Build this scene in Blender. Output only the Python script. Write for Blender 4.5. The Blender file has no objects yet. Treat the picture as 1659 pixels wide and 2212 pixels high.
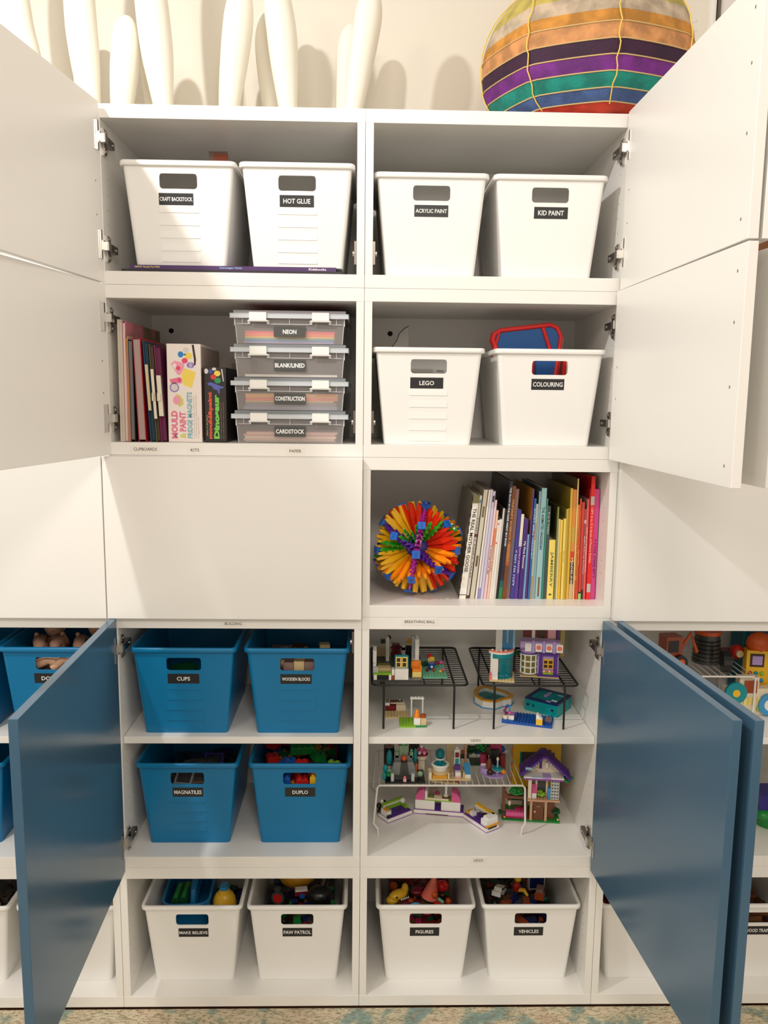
import bpy, bmesh, math, random
from mathutils import Matrix, Vector
random.seed(7)
C = bpy.context.scene
COL = C.collection
R = math.radians
S = 0.01                                   # all figures below are centimetres

# ---------------------------------------------------------------- camera, world, lights, exposure
def setup_view():
    cam = bpy.data.cameras.new('camera'); co = bpy.data.objects.new('camera', cam); COL.objects.link(co)
    yaw, pit, rol, F = 0.0237, -0.1408, 0.01152, 1747.73
    f = Vector((math.sin(yaw)*math.cos(pit), math.cos(yaw)*math.cos(pit), math.sin(pit)))
    r = f.cross(Vector((0, 0, 1))).normalized(); u = r.cross(f)
    r2 = r*math.cos(rol) + u*math.sin(rol); u2 = -r*math.sin(rol) + u*math.cos(rol)
    m = Matrix((r2, u2, -f)).transposed().to_4x4()
    m.translation = Vector((0.534, -186.77, 153.78))*S
    co.matrix_world = m
    cam.sensor_fit = 'HORIZONTAL'; cam.sensor_width = 36; cam.lens = F/1659*36
    cam.clip_start = 0.02; cam.clip_end = 50
    C.camera = co
    w = bpy.data.worlds.new('room_ambient'); C.world = w; w.use_nodes = True
    bg = w.node_tree.nodes['Background']
    bg.inputs[0].default_value = (1.0, 0.885, 0.75, 1); bg.inputs[1].default_value = WORLD
    def spot(name, loc, tgt, power, rad, color, ang=150, blend=.6):
        l = bpy.data.lights.new(name, 'SPOT'); l.energy = power; l.shadow_soft_size = rad
        l.spot_size = R(ang); l.spot_blend = blend; l.color = color
        o = bpy.data.objects.new(name, l); COL.objects.link(o); o.location = Vector(loc)*S
        o.rotation_euler = (Vector(tgt)*S - o.location).to_track_quat('-Z', 'Y').to_euler()
    spot('ceiling_downlight', (-104, -97, 269), (-40, -20, 110), KEY, .03, (1.0, .975, .95))
    spot('ceiling_downlight', (20, -260, 269), (10, 0, 100), FILL, .25, (1.0, .90, .80))
    spot('ceiling_downlight', (-150, -270, 269), (-20, 0, 100), FILL*.6, .25, (1.0, .92, .84))
    v = C.view_settings
    v.view_transform = 'Standard'; v.look = 'None'; v.gamma = 1; v.use_curve_mapping = False
    v.exposure = EXPO
WORLD, KEY, FILL, EXPO = 0.70, 54, 56, 0.25
setup_view()

# ---------------------------------------------------------------- helpers
def lin(c):
    return tuple((x/255/12.92 if x <= 10 else ((x/255+.055)/1.055)**2.4) for x in c)
MATS = {}
def mt(name, rgb, rough=.5, metal=0, coat=0, noise=None, bump=None, spec=None):
    if name in MATS: return MATS[name]
    m = bpy.data.materials.new(name); m.use_nodes = True
    nt = m.node_tree; b = nt.nodes['Principled BSDF']
    b.inputs['Base Color'].default_value = (*lin(rgb), 1)
    b.inputs['Roughness'].default_value = rough; b.inputs['Metallic'].default_value = metal
    if spec is not None: b.inputs['Specular IOR Level'].default_value = spec
    if coat: b.inputs['Coat Weight'].default_value = coat
    if noise or bump:
        tc = nt.nodes.new('ShaderNodeTexCoord'); n = nt.nodes.new('ShaderNodeTexNoise')
        nt.links.new(tc.outputs['Object'], n.inputs['Vector'])
        if noise:
            sc, rgb2, det = noise
            n.inputs['Scale'].default_value = sc; n.inputs['Detail'].default_value = det
            cr = nt.nodes.new('ShaderNodeValToRGB')
            cr.color_ramp.elements[0].position = .38; cr.color_ramp.elements[0].color = (*lin(rgb2), 1)
            cr.color_ramp.elements[1].position = .62; cr.color_ramp.elements[1].color = (*lin(rgb), 1)
            nt.links.new(n.outputs['Fac'], cr.inputs[0]); nt.links.new(cr.outputs[0], b.inputs['Base Color'])
        if bump:
            n2 = nt.nodes.new('ShaderNodeTexNoise'); n2.inputs['Scale'].default_value = bump[0]
            nt.links.new(tc.outputs['Object'], n2.inputs['Vector'])
            bm_ = nt.nodes.new('ShaderNodeBump'); bm_.inputs['Strength'].default_value = bump[1]; bm_.inputs['Distance'].default_value = .002
            nt.links.new(n2.outputs['Fac'], bm_.inputs['Height']); nt.links.new(bm_.outputs[0], b.inputs['Normal'])
    MATS[name] = m; return m
def clear(name, rgb, opac, rough=.25):
    if name in MATS: return MATS[name]
    m = bpy.data.materials.new(name); m.use_nodes = True
    nt = m.node_tree; b = nt.nodes['Principled BSDF']; out = nt.nodes['Material Output']
    b.inputs['Base Color'].default_value = (*lin(rgb), 1); b.inputs['Roughness'].default_value = rough
    t = nt.nodes.new('ShaderNodeBsdfTransparent'); mx = nt.nodes.new('ShaderNodeMixShader'); mx.inputs[0].default_value = opac
    nt.links.new(t.outputs[0], mx.inputs[1]); nt.links.new(b.outputs[0], mx.inputs[2]); nt.links.new(mx.outputs[0], out.inputs[0])
    MATS[name] = m; return m
PAL = dict(white=(238,236,230), red=(196,32,28), darkred=(120,18,26), blue=(22,84,170), navy=(16,34,92), teal=(0,140,150),
    azure=(60,150,205), green=(28,140,60), darkgreen=(14,78,42), lime=(140,190,50), yellow=(240,190,40), paleyellow=(244,222,130),
    orange=(240,140,30), dorange=(214,88,24), tan=(214,190,140), cream=(232,218,190), brown=(110,62,32), dbrown=(66,36,22), black=(18,18,20),
    dgrey=(66,68,66), grey=(130,134,134), lgrey=(186,190,188), purple=(84,44,140), lavender=(180,154,212), pink=(222,90,150), magenta=(160,24,80),
    mint=(120,196,160), sage=(140,170,140), coral=(240,120,100), skin=(206,160,128), indigo=(50,46,130), turq=(0,150,152), palepink=(236,176,184),
    paleblue=(150,185,200), olive=(120,112,50), gold=(226,160,40), taupe=(140,112,104), orchid=(150,80,170), rust=(160,70,30), scarlet=(226,36,30))
def pc(n):
    if n.startswith('x'): return clear('clear_'+n[1:], PAL[n[1:]], .55, .1)
    return mt('plastic_'+n, PAL[n], .32)
def link(o, parent=None):
    COL.objects.link(o)
    if parent: o.parent = parent
    return o
def tag(o, label=None, cat=None, group=None, kind=None):
    if label: o['label'] = label
    if cat: o['category'] = cat
    if group: o['group'] = group
    if kind: o['kind'] = kind
    return o
def thing(name, label, cat, loc=(0, 0, 0), rz=0, group=None, rot=None):
    o = bpy.data.objects.new(name, None); o.empty_display_size = .02; link(o)
    o.location = Vector(loc)*S; o.rotation_euler = rot or (0, 0, R(rz))
    return tag(o, label, cat, group)
def dup(o, parent=None):
    c = o.copy(); COL.objects.link(c); c.parent = parent
    for ch in list(o.children): dup(ch, c)
    return c
class MB:
    def __init__(s): s.v = []; s.f = []; s.mi = []; s.mats = []; s.sm = []; s.T = None
    def m(s, mat):
        if isinstance(mat, str): mat = pc(mat)
        if mat not in s.mats: s.mats.append(mat)
        return s.mats.index(mat)
    def add(s, vs, fs, mat, smooth=False):
        k = len(s.v)
        for v in vs:
            v = Vector(v)
            if s.T is not None: v = s.T @ v
            s.v.append(v)
        i = s.m(mat)
        for f in fs: s.f.append([k+a for a in f]); s.mi.append(i); s.sm.append(smooth)
    def box(s, x0, y0, z0, x1, y1, z1, mat):
        s.hexa([(x0,y0,z0),(x1,y0,z0),(x1,y1,z0),(x0,y1,z0),(x0,y0,z1),(x1,y0,z1),(x1,y1,z1),(x0,y1,z1)], mat)
    def hexa(s, v, mat):
        s.add(v, [(0,3,2,1),(4,5,6,7),(0,1,5,4),(1,2,6,5),(2,3,7,6),(3,0,4,7)], mat)
    def prism(s, pts, a, b, mat, axis='z', smooth=False):
        # extrude a 2-D polygon between a and b along the axis; pts are the two other coordinates in order
        def P(p, t):
            return {'z': (p[0], p[1], t), 'y': (p[0], t, p[1]), 'x': (t, p[0], p[1])}[axis]
        n = len(pts); vs = [P(p, a) for p in pts]+[P(p, b) for p in pts]
        fs = [tuple(range(n))[::-1], tuple(range(n, 2*n))]+[(i, (i+1) % n, n+(i+1) % n, n+i) for i in range(n)]
        s.add(vs, fs, mat, smooth)
    def cyl(s, p0, p1, r0, mat, r1=None, n=12):
        s.tube([p0, p1], [r0, r0 if r1 is None else r1], mat, n)
    def tube(s, path, r, mat, n=6, smooth=True):
        path = [Vector(p) for p in path]
        if not isinstance(r, (list, tuple)): r = [r]*len(path)
        vs = []; up = None
        for i, p in enumerate(path):
            d = (path[min(i+1, len(path)-1)]-path[max(i-1, 0)]).normalized()
            if up is None:
                up = Vector((0, 0, 1)) if abs(d.z) < .9 else Vector((1, 0, 0))
            a = (up-d*up.dot(d)).normalized(); up = a; b = d.cross(a)
            for k in range(n):
                t = 2*math.pi*k/n; vs.append(p+(a*math.cos(t)+b*math.sin(t))*r[i])
        fs = []
        for i in range(len(path)-1):
            for k in range(n):
                fs.append((i*n+k, i*n+(k+1) % n, (i+1)*n+(k+1) % n, (i+1)*n+k))
        s.add(vs, fs, mat, smooth)
        s.add([vs[k] for k in range(n)]+[vs[(len(path)-1)*n+k] for k in range(n)], [tuple(range(n))[::-1], tuple(range(n, 2*n))], mat)
    def lathe(s, prof, mat, c=(0, 0, 0), n=20, smooth=True, cap=True):
        vs = []; fs = []
        for (r, z) in prof:
            for k in range(n):
                t = 2*math.pi*k/n; vs.append((c[0]+r*math.cos(t), c[1]+r*math.sin(t), c[2]+z))
        for i in range(len(prof)-1):
            for k in range(n): fs.append((i*n+k, i*n+(k+1) % n, (i+1)*n+(k+1) % n, (i+1)*n+k))
        if cap:
            fs.append(tuple(range(n))[::-1]); fs.append(tuple(range((len(prof)-1)*n, len(prof)*n)))
        s.add(vs, fs, mat, smooth)
    def ell(s, c, r, mat, n=12, m=8):
        if not isinstance(r, (list, tuple)): r = (r, r, r)
        vs = []; fs = []
        for i in range(m+1):
            ph = math.pi*(i/m-.5)*.998
            for k in range(n):
                t = 2*math.pi*k/n
                vs.append((c[0]+r[0]*math.cos(ph)*math.cos(t), c[1]+r[1]*math.cos(ph)*math.sin(t), c[2]+r[2]*math.sin(ph)))
        for i in range(m):
            for k in range(n): fs.append((i*n+k, i*n+(k+1) % n, (i+1)*n+(k+1) % n, (i+1)*n+k))
        s.add(vs, fs, mat, True)
    def studs(s, x0, y0, x1, y1, z, mat, pitch=.8, r=.24, h=.17):
        nx = max(1, int(round((x1-x0)/pitch))); ny = max(1, int(round((y1-y0)/pitch)))
        for i in range(nx):
            for j in range(ny):
                x = x0+(i+.5)*(x1-x0)/nx; y = y0+(j+.5)*(y1-y0)/ny
                s.prism([(x+r*math.cos(t*math.pi/4), y+r*math.sin(t*math.pi/4)) for t in range(8)], z, z+h, mat)
    def build(s, name, parent=None, bevel=0, seg=2, loc=None, rz=0):
        me = bpy.data.meshes.new(name); me.from_pydata([v*S for v in s.v], [], s.f)
        for m in s.mats: me.materials.append(m)
        for p, i, sm in zip(me.polygons, s.mi, s.sm): p.material_index = i; p.use_smooth = sm
        me.update()
        o = bpy.data.objects.new(name, me); link(o, parent)
        if loc: o.location = Vector(loc)*S
        if rz: o.rotation_euler.z = R(rz)
        if bevel:
            b = o.modifiers.new('edge', 'BEVEL'); b.width = bevel*S; b.segments = seg; b.limit_method = 'ANGLE'; b.angle_limit = R(40)
        return o
def one(name, parent, fn, bevel=0, **k):
    m = MB(); fn(m); return m.build(name, parent, bevel, **k)
def text(s, w, h, mat, origin, right=(1, 0, 0), up=(0, 0, 1), parent=None, name='lettering', bold=.018, extr=.02, align='C'):
    """lettering as a thin solid, centred on origin, fitted to width w (cap height h when w is None)"""
    fc = bpy.data.curves.new(name, 'FONT'); fc.body = s; fc.offset = bold; fc.resolution_u = 2; fc.size = 1
    to = bpy.data.objects.new(name, fc)
    me = bpy.data.meshes.new_from_object(to); bpy.data.objects.remove(to)
    xs = [v.co.x for v in me.vertices]; ys = [v.co.y for v in me.vertices]
    if not xs: return None
    x0, x1, y0, y1 = min(xs), max(xs), min(ys), max(ys)
    sx = w/(x1-x0) if w else None; sy = h/(y1-y0) if h else None
    sx = sx or sy; sy = sy or sx
    rt = Vector(right).normalized(); upv = Vector(up).normalized(); nn = rt.cross(upv)
    o = Vector(origin)
    for v in me.vertices:
        x = (v.co.x-(x0+x1)/2)*sx; y = (v.co.y-(y0+y1)/2)*sy
        v.co = (o+rt*x+upv*y+nn*extr)*S
    me.materials.clear(); me.materials.append(mat)
    ob = bpy.data.objects.new(name, me); link(ob, parent)
    return ob
def rrect(x0, y0, x1, y1, r, n=4):
    pts = []
    for cx, cy, a in ((x1-r, y0+r, -90), (x1-r, y1-r, 0), (x0+r, y1-r, 90), (x0+r, y0+r, 180)):
        for k in range(n+1):
            t = R(a+90*k/n); pts.append((cx+r*math.cos(t), cy+r*math.sin(t)))
    return pts

WHITE = mt('white_laminate', (238, 236, 231), .34, bump=(420, .02))
WHITE_IN = WHITE
BINW = mt('white_bin_plastic', (240, 239, 236), .38, bump=(300, .05))
BINB = mt('blue_bin_plastic', (0, 116, 168), .3, bump=(300, .05))
BLUE = mt('blue_lacquer', (68, 101, 126), .2, bump=(500, .015))
NICKEL = mt('nickel', (206, 203, 198), .28, 1)
DARKMETAL = mt('dark_steel', (128, 120, 112), .3, 1)
LABELK = mt('label_black', (34, 34, 36), .35)
INKW = mt('ink_white', (240, 240, 238), .6)
INKK = mt('ink_black', (40, 38, 40), .6)
STICK = mt('sticker_white', (236, 232, 224), .4)
HOLE = mt('hole_dark', (120, 110, 98), .8)
DARK = mt('dark_void', (14, 12, 12), .8)
GAP = mt('backing_black', (20, 14, 10), .9)

# ---------------------------------------------------------------- the room
o = one('floor', None, lambda m: m.box(-230, -330, -4, 230, 60, -1.0, mt('floor_wood', (92, 58, 34), .45, noise=(9, (70, 42, 26), 4)))); tag(o, kind='structure')
WALL = mt('wall_paint', (219, 213, 200), .7, bump=(180, .08))
o = one('wall_back', None, lambda m: m.box(-230, 40.6, -1.0, 230, 46, 290, WALL)); tag(o, kind='structure')
def _trim(m):
    m.box(89.8, 38.9, 216.3, 91.2, 40.6, 290, WHITE); m.box(91.5, 37.6, 216.3, 91.9, 40.6, 290, mt('shadow_gap', (96, 86, 76), .7))
tag(one('trim_1', None, _trim), kind='structure')
tag(one('door_1', None, lambda m: m.box(92.0, 38.2, 216.3, 160, 40.6, 290, mt('grey_white_paint', (214, 210, 204), .5)), bevel=.1), kind='structure')
def _rug():
    m = bpy.data.materials.new('distressed_rug'); m.use_nodes = True; nt = m.node_tree; b = nt.nodes['Principled BSDF']
    N = nt.nodes.new; L = nt.links.new
    tc = N('ShaderNodeTexCoord')
    def noise(sc, det, stretch=(1, 1, 1), rough=.6):
        mp = N('ShaderNodeMapping'); mp.inputs['Scale'].default_value = stretch; L(tc.outputs['Object'], mp.inputs[0])
        n = N('ShaderNodeTexNoise'); n.inputs['Scale'].default_value = sc; n.inputs['Detail'].default_value = det; n.inputs['Roughness'].default_value = rough
        L(mp.outputs[0], n.inputs['Vector']); return n.outputs['Fac']
    def ramp(f, st):
        c = N('ShaderNodeValToRGB'); e = c.color_ramp.elements
        e[0].position, e[0].color = st[0][0], (*lin(st[0][1]), 1); e[1].position, e[1].color = st[-1][0], (*lin(st[-1][1]), 1)
        for p, k in st[1:-1]: x = e.new(p); x.color = (*lin(k), 1)
        L(f, c.inputs[0]); return c.outputs[0]
    base = ramp(noise(10, 5), [(.28, (196, 150, 116)), (.36, (206, 184, 156)), (.46, (214, 200, 172)), (.53, (204, 196, 166)), (.58, (146, 168, 156)), (.68, (124, 152, 148)), (.76, (196, 156, 124))])
    flecks = ramp(noise(85, 4, (1, 3.2, 1), .75), [(.42, (0, 0, 0)), (.52, (255, 255, 255))])
    spot = ramp(noise(14, 3), [(.5, (0, 0, 0)), (.62, (255, 255, 255))])
    mx = N('ShaderNodeMix'); mx.data_type = 'RGBA'; mx.blend_type = 'MIX'
    L(flecks, mx.inputs[0]); L(base, mx.inputs[7]); mx.inputs[6].default_value = (*lin((128, 112, 84)), 1)
    mx2 = N('ShaderNodeMix'); mx2.data_type = 'RGBA'; mx2.inputs[0].default_value = .2
    L(mx.outputs[2], mx2.inputs[6]); L(base, mx2.inputs[7]); L(mx2.outputs[2], b.inputs['Base Color'])
    b.inputs['Roughness'].default_value = .95
    n = noise(260, 3); bp = N('ShaderNodeBump'); bp.inputs['Strength'].default_value = .6; bp.inputs['Distance'].default_value = .003
    L(n, bp.inputs['Height']); L(bp.outputs[0], b.inputs['Normal'])
    return m
RUG = _rug()
o = one('rug', None, lambda m: m.box(-140, -210, -1.0, 140, -.12, -.5, RUG)); tag(o, 'distressed woven rug in cream, teal and rust under the cabinets', 'rug')

# ---------------------------------------------------------------- cabinets
P = 59.45; TP = 2.92; SP = 1.8; D = 40.0
ROWS = [(0, 38), (38, 102), (102, 140), (140, 178), (178, 216)]
def holes(m, side, z0, z1, dz=3.2):
    x = side
    z = z0+7
    while z < z1-5:
        for y in (3.8, 33):
            m.prism([(y+.15*math.cos(k*math.pi/3), z+.15*math.sin(k*math.pi/3)) for k in range(6)], x-.02, x+.02, HOLE, axis='x')
        z += dz
def hinge_bm(m, s, x, z, wide=True):
    """concealed hinge; s=+1 on a left side panel, -1 on a right one; x = inner face of the side panel"""
    X = lambda a: x+s*a
    def bx(a0, y0, z0, a1, y1, z1, mat):
        p, q = sorted((X(a0), X(a1))); m.box(p, y0, z0, q, y1, z1, mat)
    bx(-.6, -4.4, z-3.1, .15, -3.55, z+3.1, NICKEL); bx(-.6, -3.4, z-3.0, .55, -2.6, z+3.1, NICKEL)
    bx(.2, -2.6, z-1.0, .75, -1.2, z+1.0, NICKEL)
    bx(.5, -1.3, z-.9, 1.5, .5, z+.9, NICKEL)
    bx(.35, .4, z-.85, 1.4, 5.6, z+.75, DARKMETAL)
    bx(.02, 1.0, z-3.0, .5, 2.6, z+2.6, NICKEL); bx(.3, 1.2, z-2.7, .75, 2.3, z-1.3, DARKMETAL); bx(.3, 1.2, z+1.1, .75, 2.3, z+2.3, DARKMETAL)
    for dz in (-2.1, 1.8): m.cyl((X(.75), 1.75, z+dz), (X(.95), 1.75, z+dz), .42, NICKEL, n=8)
    m.cyl((X(1.4), 4.4, z-.1), (X(1.55), 4.4, z-.1), .4, NICKEL, n=8)
NAMES = {0: 'bottom', 1: 'blue-door', 2: 'middle', 3: 'fourth', 4: 'top'}
CAB = {}
cab_labels = {
 (-1,0): 'white open cabinet at the bottom left corner behind the blue door', (0,0): 'white open floor cabinet, left of the middle seam, holding two white bins',
 (1,0): 'white open floor cabinet, right of the middle seam, holding two white bins', (2,0): 'white open cabinet at the bottom right corner beyond the blue doors',
 (-1,1): 'white two-shelf cabinet at the left edge holding the dolls bin', (0,1): 'tall white cabinet with four blue bins and an open blue door on its left',
 (1,1): 'tall white cabinet with plastic brick models and an open blue door on its right', (2,1): 'tall white cabinet at the right edge with large colourful toys and open blue door',
 (-1,2): 'white cabinet with closed white front at the left edge', (0,2): 'white cabinet with closed white front, left of the book compartment',
 (1,2): 'white doorless cabinet holding the row of books and the spiky ball', (2,2): 'white cabinet with closed white front at the right edge',
 (-1,3): 'white cabinet hidden behind the lower open door on the left', (0,3): 'white cabinet holding clipboards, kits and clear paper boxes',
 (1,3): 'white cabinet above the book compartment holding two white bins', (2,3): 'white cabinet in the fourth row at the far right, open door',
 (-1,4): 'white top cabinet behind the upper open door on the left', (0,4): 'white top cabinet, left of the middle seam, under the white pods',
 (1,4): 'white top cabinet, right of the middle seam, under the rainbow pouf', (2,4): 'white top cabinet at the far right edge'}
def panel(name, root, b, bevel=.07): return one(name, root, lambda m: m.box(*b, WHITE), bevel=bevel)
for (c, r), lab in cab_labels.items():
    z0, z1 = ROWS[r]; x0 = (c-1)*P; x1 = c*P; g = .03
    t = thing('cabinet', lab, 'cabinet', (0, 0, 0)); CAB[(c, r)] = t
    panel('bottom_panel', t, (x0+g, 0, z0+.02, x1-g, D, z0+TP)); panel('top_panel', t, (x0+g, 0, z1-TP, x1-g, D, z1-.02))
    panel('side_panel', t, (x0+g+.02, .03, z0+TP, x0+SP, D, z1-TP), .04); panel('side_panel', t, (x1-SP, .03, z0+TP, x1-g-.02, D, z1-TP), .04)
    panel('back_panel', t, (x0+SP, 38.9, z0+TP, x1-SP, 39.4, z1-TP), 0)
    m = MB(); holes(m, x0+SP, z0, z1); holes(m, x1-SP, z0, z1); tag(m.build('shelf_pin_hole', t), kind='stuff')
    if r == 3:
        for xx in (x0+7, x1-9):
            one('wall_fixing', t, lambda m: m.cyl((xx, 38.95, z1-7), (xx, 38.75, z1-7), .7, DARK, n=12))
    if r == 1 and True:
        panel('shelf', t, (x0+SP+.1, 1.4, 69.75, x1-SP-.1, 38.6, 71.5))
    if r == 0:
        for xx in (x0+4, x1-4):
            for yy in (4, 36): one('foot', t, lambda m: m.cyl((xx, yy, -1.0), (xx, yy, .02), 1.5, GAP, n=10))
def door(cab, side, z0, z1, xh, yh, ang, mat, hz=(), L=59.8):
    """hinged door leaf: side 'L' leaf hinged at the left side panel, 'R' at the right one"""
    th = 1.65
    m = MB(); x0, x1 = (-th, 0) if side == 'L' else (0, th)
    m.box(x0, -L, z0+.15, x1, 0, z1-.15, mat)
    dowel = mt('dowel_grey', (120, 118, 110), .7)
    d = m.build('door', cab, bevel=.09, loc=(xh, yh, 0)); d.rotation_euler.z = R(ang)
    if mat is WHITE:
        k = MB(); f = 0.0
        for zz in (z0+3.5, (z0+z1)/2+7, (z0+z1)/2-3, z1-4.2):
            for yy in (-57,):
                k.prism([(yy+.22*math.cos(q*math.pi/3), zz+.3*math.sin(q*math.pi/3)) for q in range(6)], f-.02, f+.02, dowel, axis='x')
        for zz in ((z0+z1)/2+2, (z0+z1)/2-5):
            k.prism([(-2.6+.22*math.cos(q*math.pi/3), zz+.22*math.sin(q*math.pi/3)) for q in range(6)], f-.02, f+.02, dowel, axis='x')
        tag(k.build('dowel_hole', d), kind='stuff')
    s = 1 if side == 'L' else -1
    xi = None
    for z in hz:
        h = MB(); h.T = Matrix.Rotation(-R(ang), 4, 'Z') @ Matrix.Translation(Vector((-xh, -yh, 0)))
        xs = {'L': -P+SP, 'R': P-SP}[side] if abs(xh) < 58.5 else {'L': P+SP, 'R': 2*P-SP}[side]
        hinge_bm(h, s, xs, z); h.build('hinge', d)
    return d
door(CAB[(0,4)], 'L', 178, 216, -57.3, -1.6, -7.3, WHITE, (208.6, 186.0))
door(CAB[(0,3)], 'L', 140, 178, -57.2, -1.6, -9.9, WHITE, (170.6, 148.4))
door(CAB[(1,4)], 'R', 178, 216, 57.2, -1.6, .7, WHITE, (208.6, 186.0))
door(CAB[(1,3)], 'R', 140, 178, 56.6, -1.6, 1.4, WHITE, (170.6, 148.4))
door(CAB[(0,1)], 'L', 38, 102, -57.4, -1.6, 2.3, BLUE, (94.4, 45.2))
door(CAB[(1,1)], 'R', 38, 102, 57.1, -1.6, 4.0, BLUE, (94.4, 45.2))
door(CAB[(2,4)], 'L', 178, 216, 61.6, -1.6, .2, WHITE)
door(CAB[(2,3)], 'L', 140, 178, 62.4, -1.6, 3.2, WHITE)
door(CAB[(2,1)], 'L', 38, 102, 62.2, -1.6, 4.2, BLUE)
m = None
for c in (-1, 0, 2):                     # closed fronts of the middle row
    x0 = (c-1)*P; x1 = c*P
    one('door', CAB[(c, 2)], lambda m: m.box(x0+.12, -1.95, 102-.1, x1-.12, -.25, 140-.25, WHITE), bevel=.1)
# second-hinge plates on the middle sides (unused hinge mounts)
def mount(m, x, s, z):
    p = sorted((x, x+s*.6)); m.box(p[0], 2.4, z-2.6, p[1], 4.4, z+2.6, DARKMETAL); m.cyl((x+s*.6, 3.4, z), (x+s*.95, 3.4, z), .7, NICKEL, n=10)
for (c, r, z, sx) in ((0,4,186,-1), (1,4,186,1), (0,3,148,-1), (1,3,148,1), (0,1,95,-1)):
    xx = -SP if sx < 0 else SP
    one('hinge_mount', CAB[(c, r)], lambda m: mount(m, xx, sx, z), bevel=.08)
def sticker(cab, s, x, z, w, y=0.0, h=.95):
    o = one('label_sticker', cab, lambda m: m.box(x-w/2-.8, y-.05, z-h/2-.35, x+w/2+.8, y, z+h/2+.35, STICK))
    t = text(s, w, .72*h, INKK, (x, y-.06, z), parent=o, bold=0.0)
sticker(CAB[(0,3)], 'CLIPBOARDS', -49.9, 141.4, 5.3); sticker(CAB[(0,3)], 'KITS', -38.6, 141.3, 1.9); sticker(CAB[(0,3)], 'PAPER', -15.6, 141.3, 2.7)
sticker(CAB[(0,1)], 'BUILDING', -30.4, 100.3, 4.0); sticker(CAB[(1,1)], 'BREATHING BALL', 13.8, 101.0, 7.2)
sticker(CAB[(1,1)], 'LEGO', 28.2, 70.7, 2.3, 1.4, .8); sticker(CAB[(1,1)], 'LEGO', 29.5, 39.9, 2.3)

# ---------------------------------------------------------------- storage bins
def bin_body(mat, ribs):
    m = MB(); H = 22.0
    def ring(t, off):
        w = 10.1+2.1*t; yf = 2.3-1.7*t; yb = 31.2+1.6*t
        return rrect(-w-off, yf-off, w+off, yb+off, 0.9+off, 4), w, yf
    n = 20                                  # points; index 19 -> 0 is the front edge (corner 4 end to corner 1 start)
    lo, w0, yf0 = ring(0, 0); hi, w1, yf1 = ring(1, 0); li, _, _ = ring(0.01, -.28); hi2, _, _ = ring(1, -.28)
    vs = [(x, y, 0) for x, y in lo]+[(x, y, H) for x, y in hi]+[(x, y, .35) for x, y in li]+[(x, y, H) for x, y in hi2]
    fs = []
    for k in range(n-1):
        fs.append((k, k+1, n+k+1, n+k)); fs.append((2*n+k+1, 2*n+k, 3*n+k, 3*n+k+1))
    fs.append(tuple(range(n))[::-1]); fs.append(tuple(range(2*n, 3*n)))
    m.add(vs, fs, mat, False)
    # front panel with the hand hole
    def fp(x, z, d=0): return (x, 2.3-1.7*z/H+d, z)
    hp = rrect(-4.15, 16.35, 4.15, 19.55, .75, 4)
    wl, wh = w0-0.9, w1-0.9
    def outer(p):
        cx, cz = 0, 17.95; dx, dz = p[0]-cx, p[1]-cz; best = 1e9
        # march to the trapezoid boundary
        for (ax, az, bx, bz) in ((-wl, 0, wl, 0), (wl, 0, wh, H), (wh, H, -wh, H), (-wh, H, -wl, 0)):
            ex, ez = bx-ax, bz-az; den = dx*ez-dz*ex
            if abs(den) < 1e-9: continue
            t = ((ax-cx)*ez-(az-cz)*ex)/den; u = ((ax-cx)*dz-(az-cz)*dx)/den
            if t > 0 and -1e-6 <= u <= 1+1e-6: best = min(best, t)
        return (cx+dx*best, cz+dz*best)
    # add corner directions so the trapezoid corners are kept
    ring_h = list(hp); ang = lambda p: math.atan2(p[1]-17.95, p[0])
    op = [outer(p) for p in ring_h]
    pairs = list(zip(ring_h, op))
    for c_ in ((wl, 0), (wh, H), (-wh, H), (-wl, 0)):
        a = math.atan2(c_[1]-17.95, c_[0]); dx, dz = math.cos(a), math.sin(a)
        t = min((4.15/abs(dx)) if abs(dx) > 1e-6 else 1e9, (1.6/abs(dz)) if abs(dz) > 1e-6 else 1e9)
        pairs.append(((dx*t*.985, 17.95+dz*t*.985), c_))
    pairs.sort(key=lambda q: math.atan2(q[0][1]-17.95, q[0][0]))
    k = len(pairs); vs = []
    for d in (0, .28):
        vs += [fp(a[0], a[1], d) for a, b in pairs]+[fp(b[0], b[1], d) for a, b in pairs]
    fs = []
    for i in range(k):
        j = (i+1) % k
        fs.append((i, k+i, k+j, j)); fs.append((2*k+i, 2*k+j, 3*k+j, 3*k+i)); fs.append((i, j, 2*k+j, 2*k+i))
    m.add(vs, fs, mat)
    if ribs:
        for z in (11.4, 8.7, 6.0, 3.3, .9):
            m.hexa([fp(-4.4, z-.02, -.14), fp(4.4, z-.02, -.14), fp(4.4, z-.02, .02), fp(-4.4, z-.02, .02),
                    fp(-4.4, z+1.6, -.005), fp(4.4, z+1.6, -.005), fp(4.4, z+1.6, .02), fp(-4.4, z+1.6, .02)], mat)
    return m
def bin_rim(mat):
    m = MB(); prof = [(-.28, 21.2), (-.28, 22.0), (-.1, 22.18), (.45, 22.18), (.62, 22.0), (.66, 21.2), (.5, 21.02), (.0, 21.02)]
    rings = [rrect(-12.2-o_, .6-o_, 12.2+o_, 32.8+o_, 0.9+o_, 4) for o_, z in prof]; n = len(rings[0]); k = len(prof)
    vs = [(x, y, prof[i][1]) for i in range(k) for x, y in rings[i]]; fs = []
    for i in range(k):
        for a in range(n): fs.append((i*n+a, i*n+(a+1) % n, ((i+1) % k)*n+(a+1) % n, ((i+1) % k)*n+a))
    m.add(vs, fs, mat, True); return m
BP = {}
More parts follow.
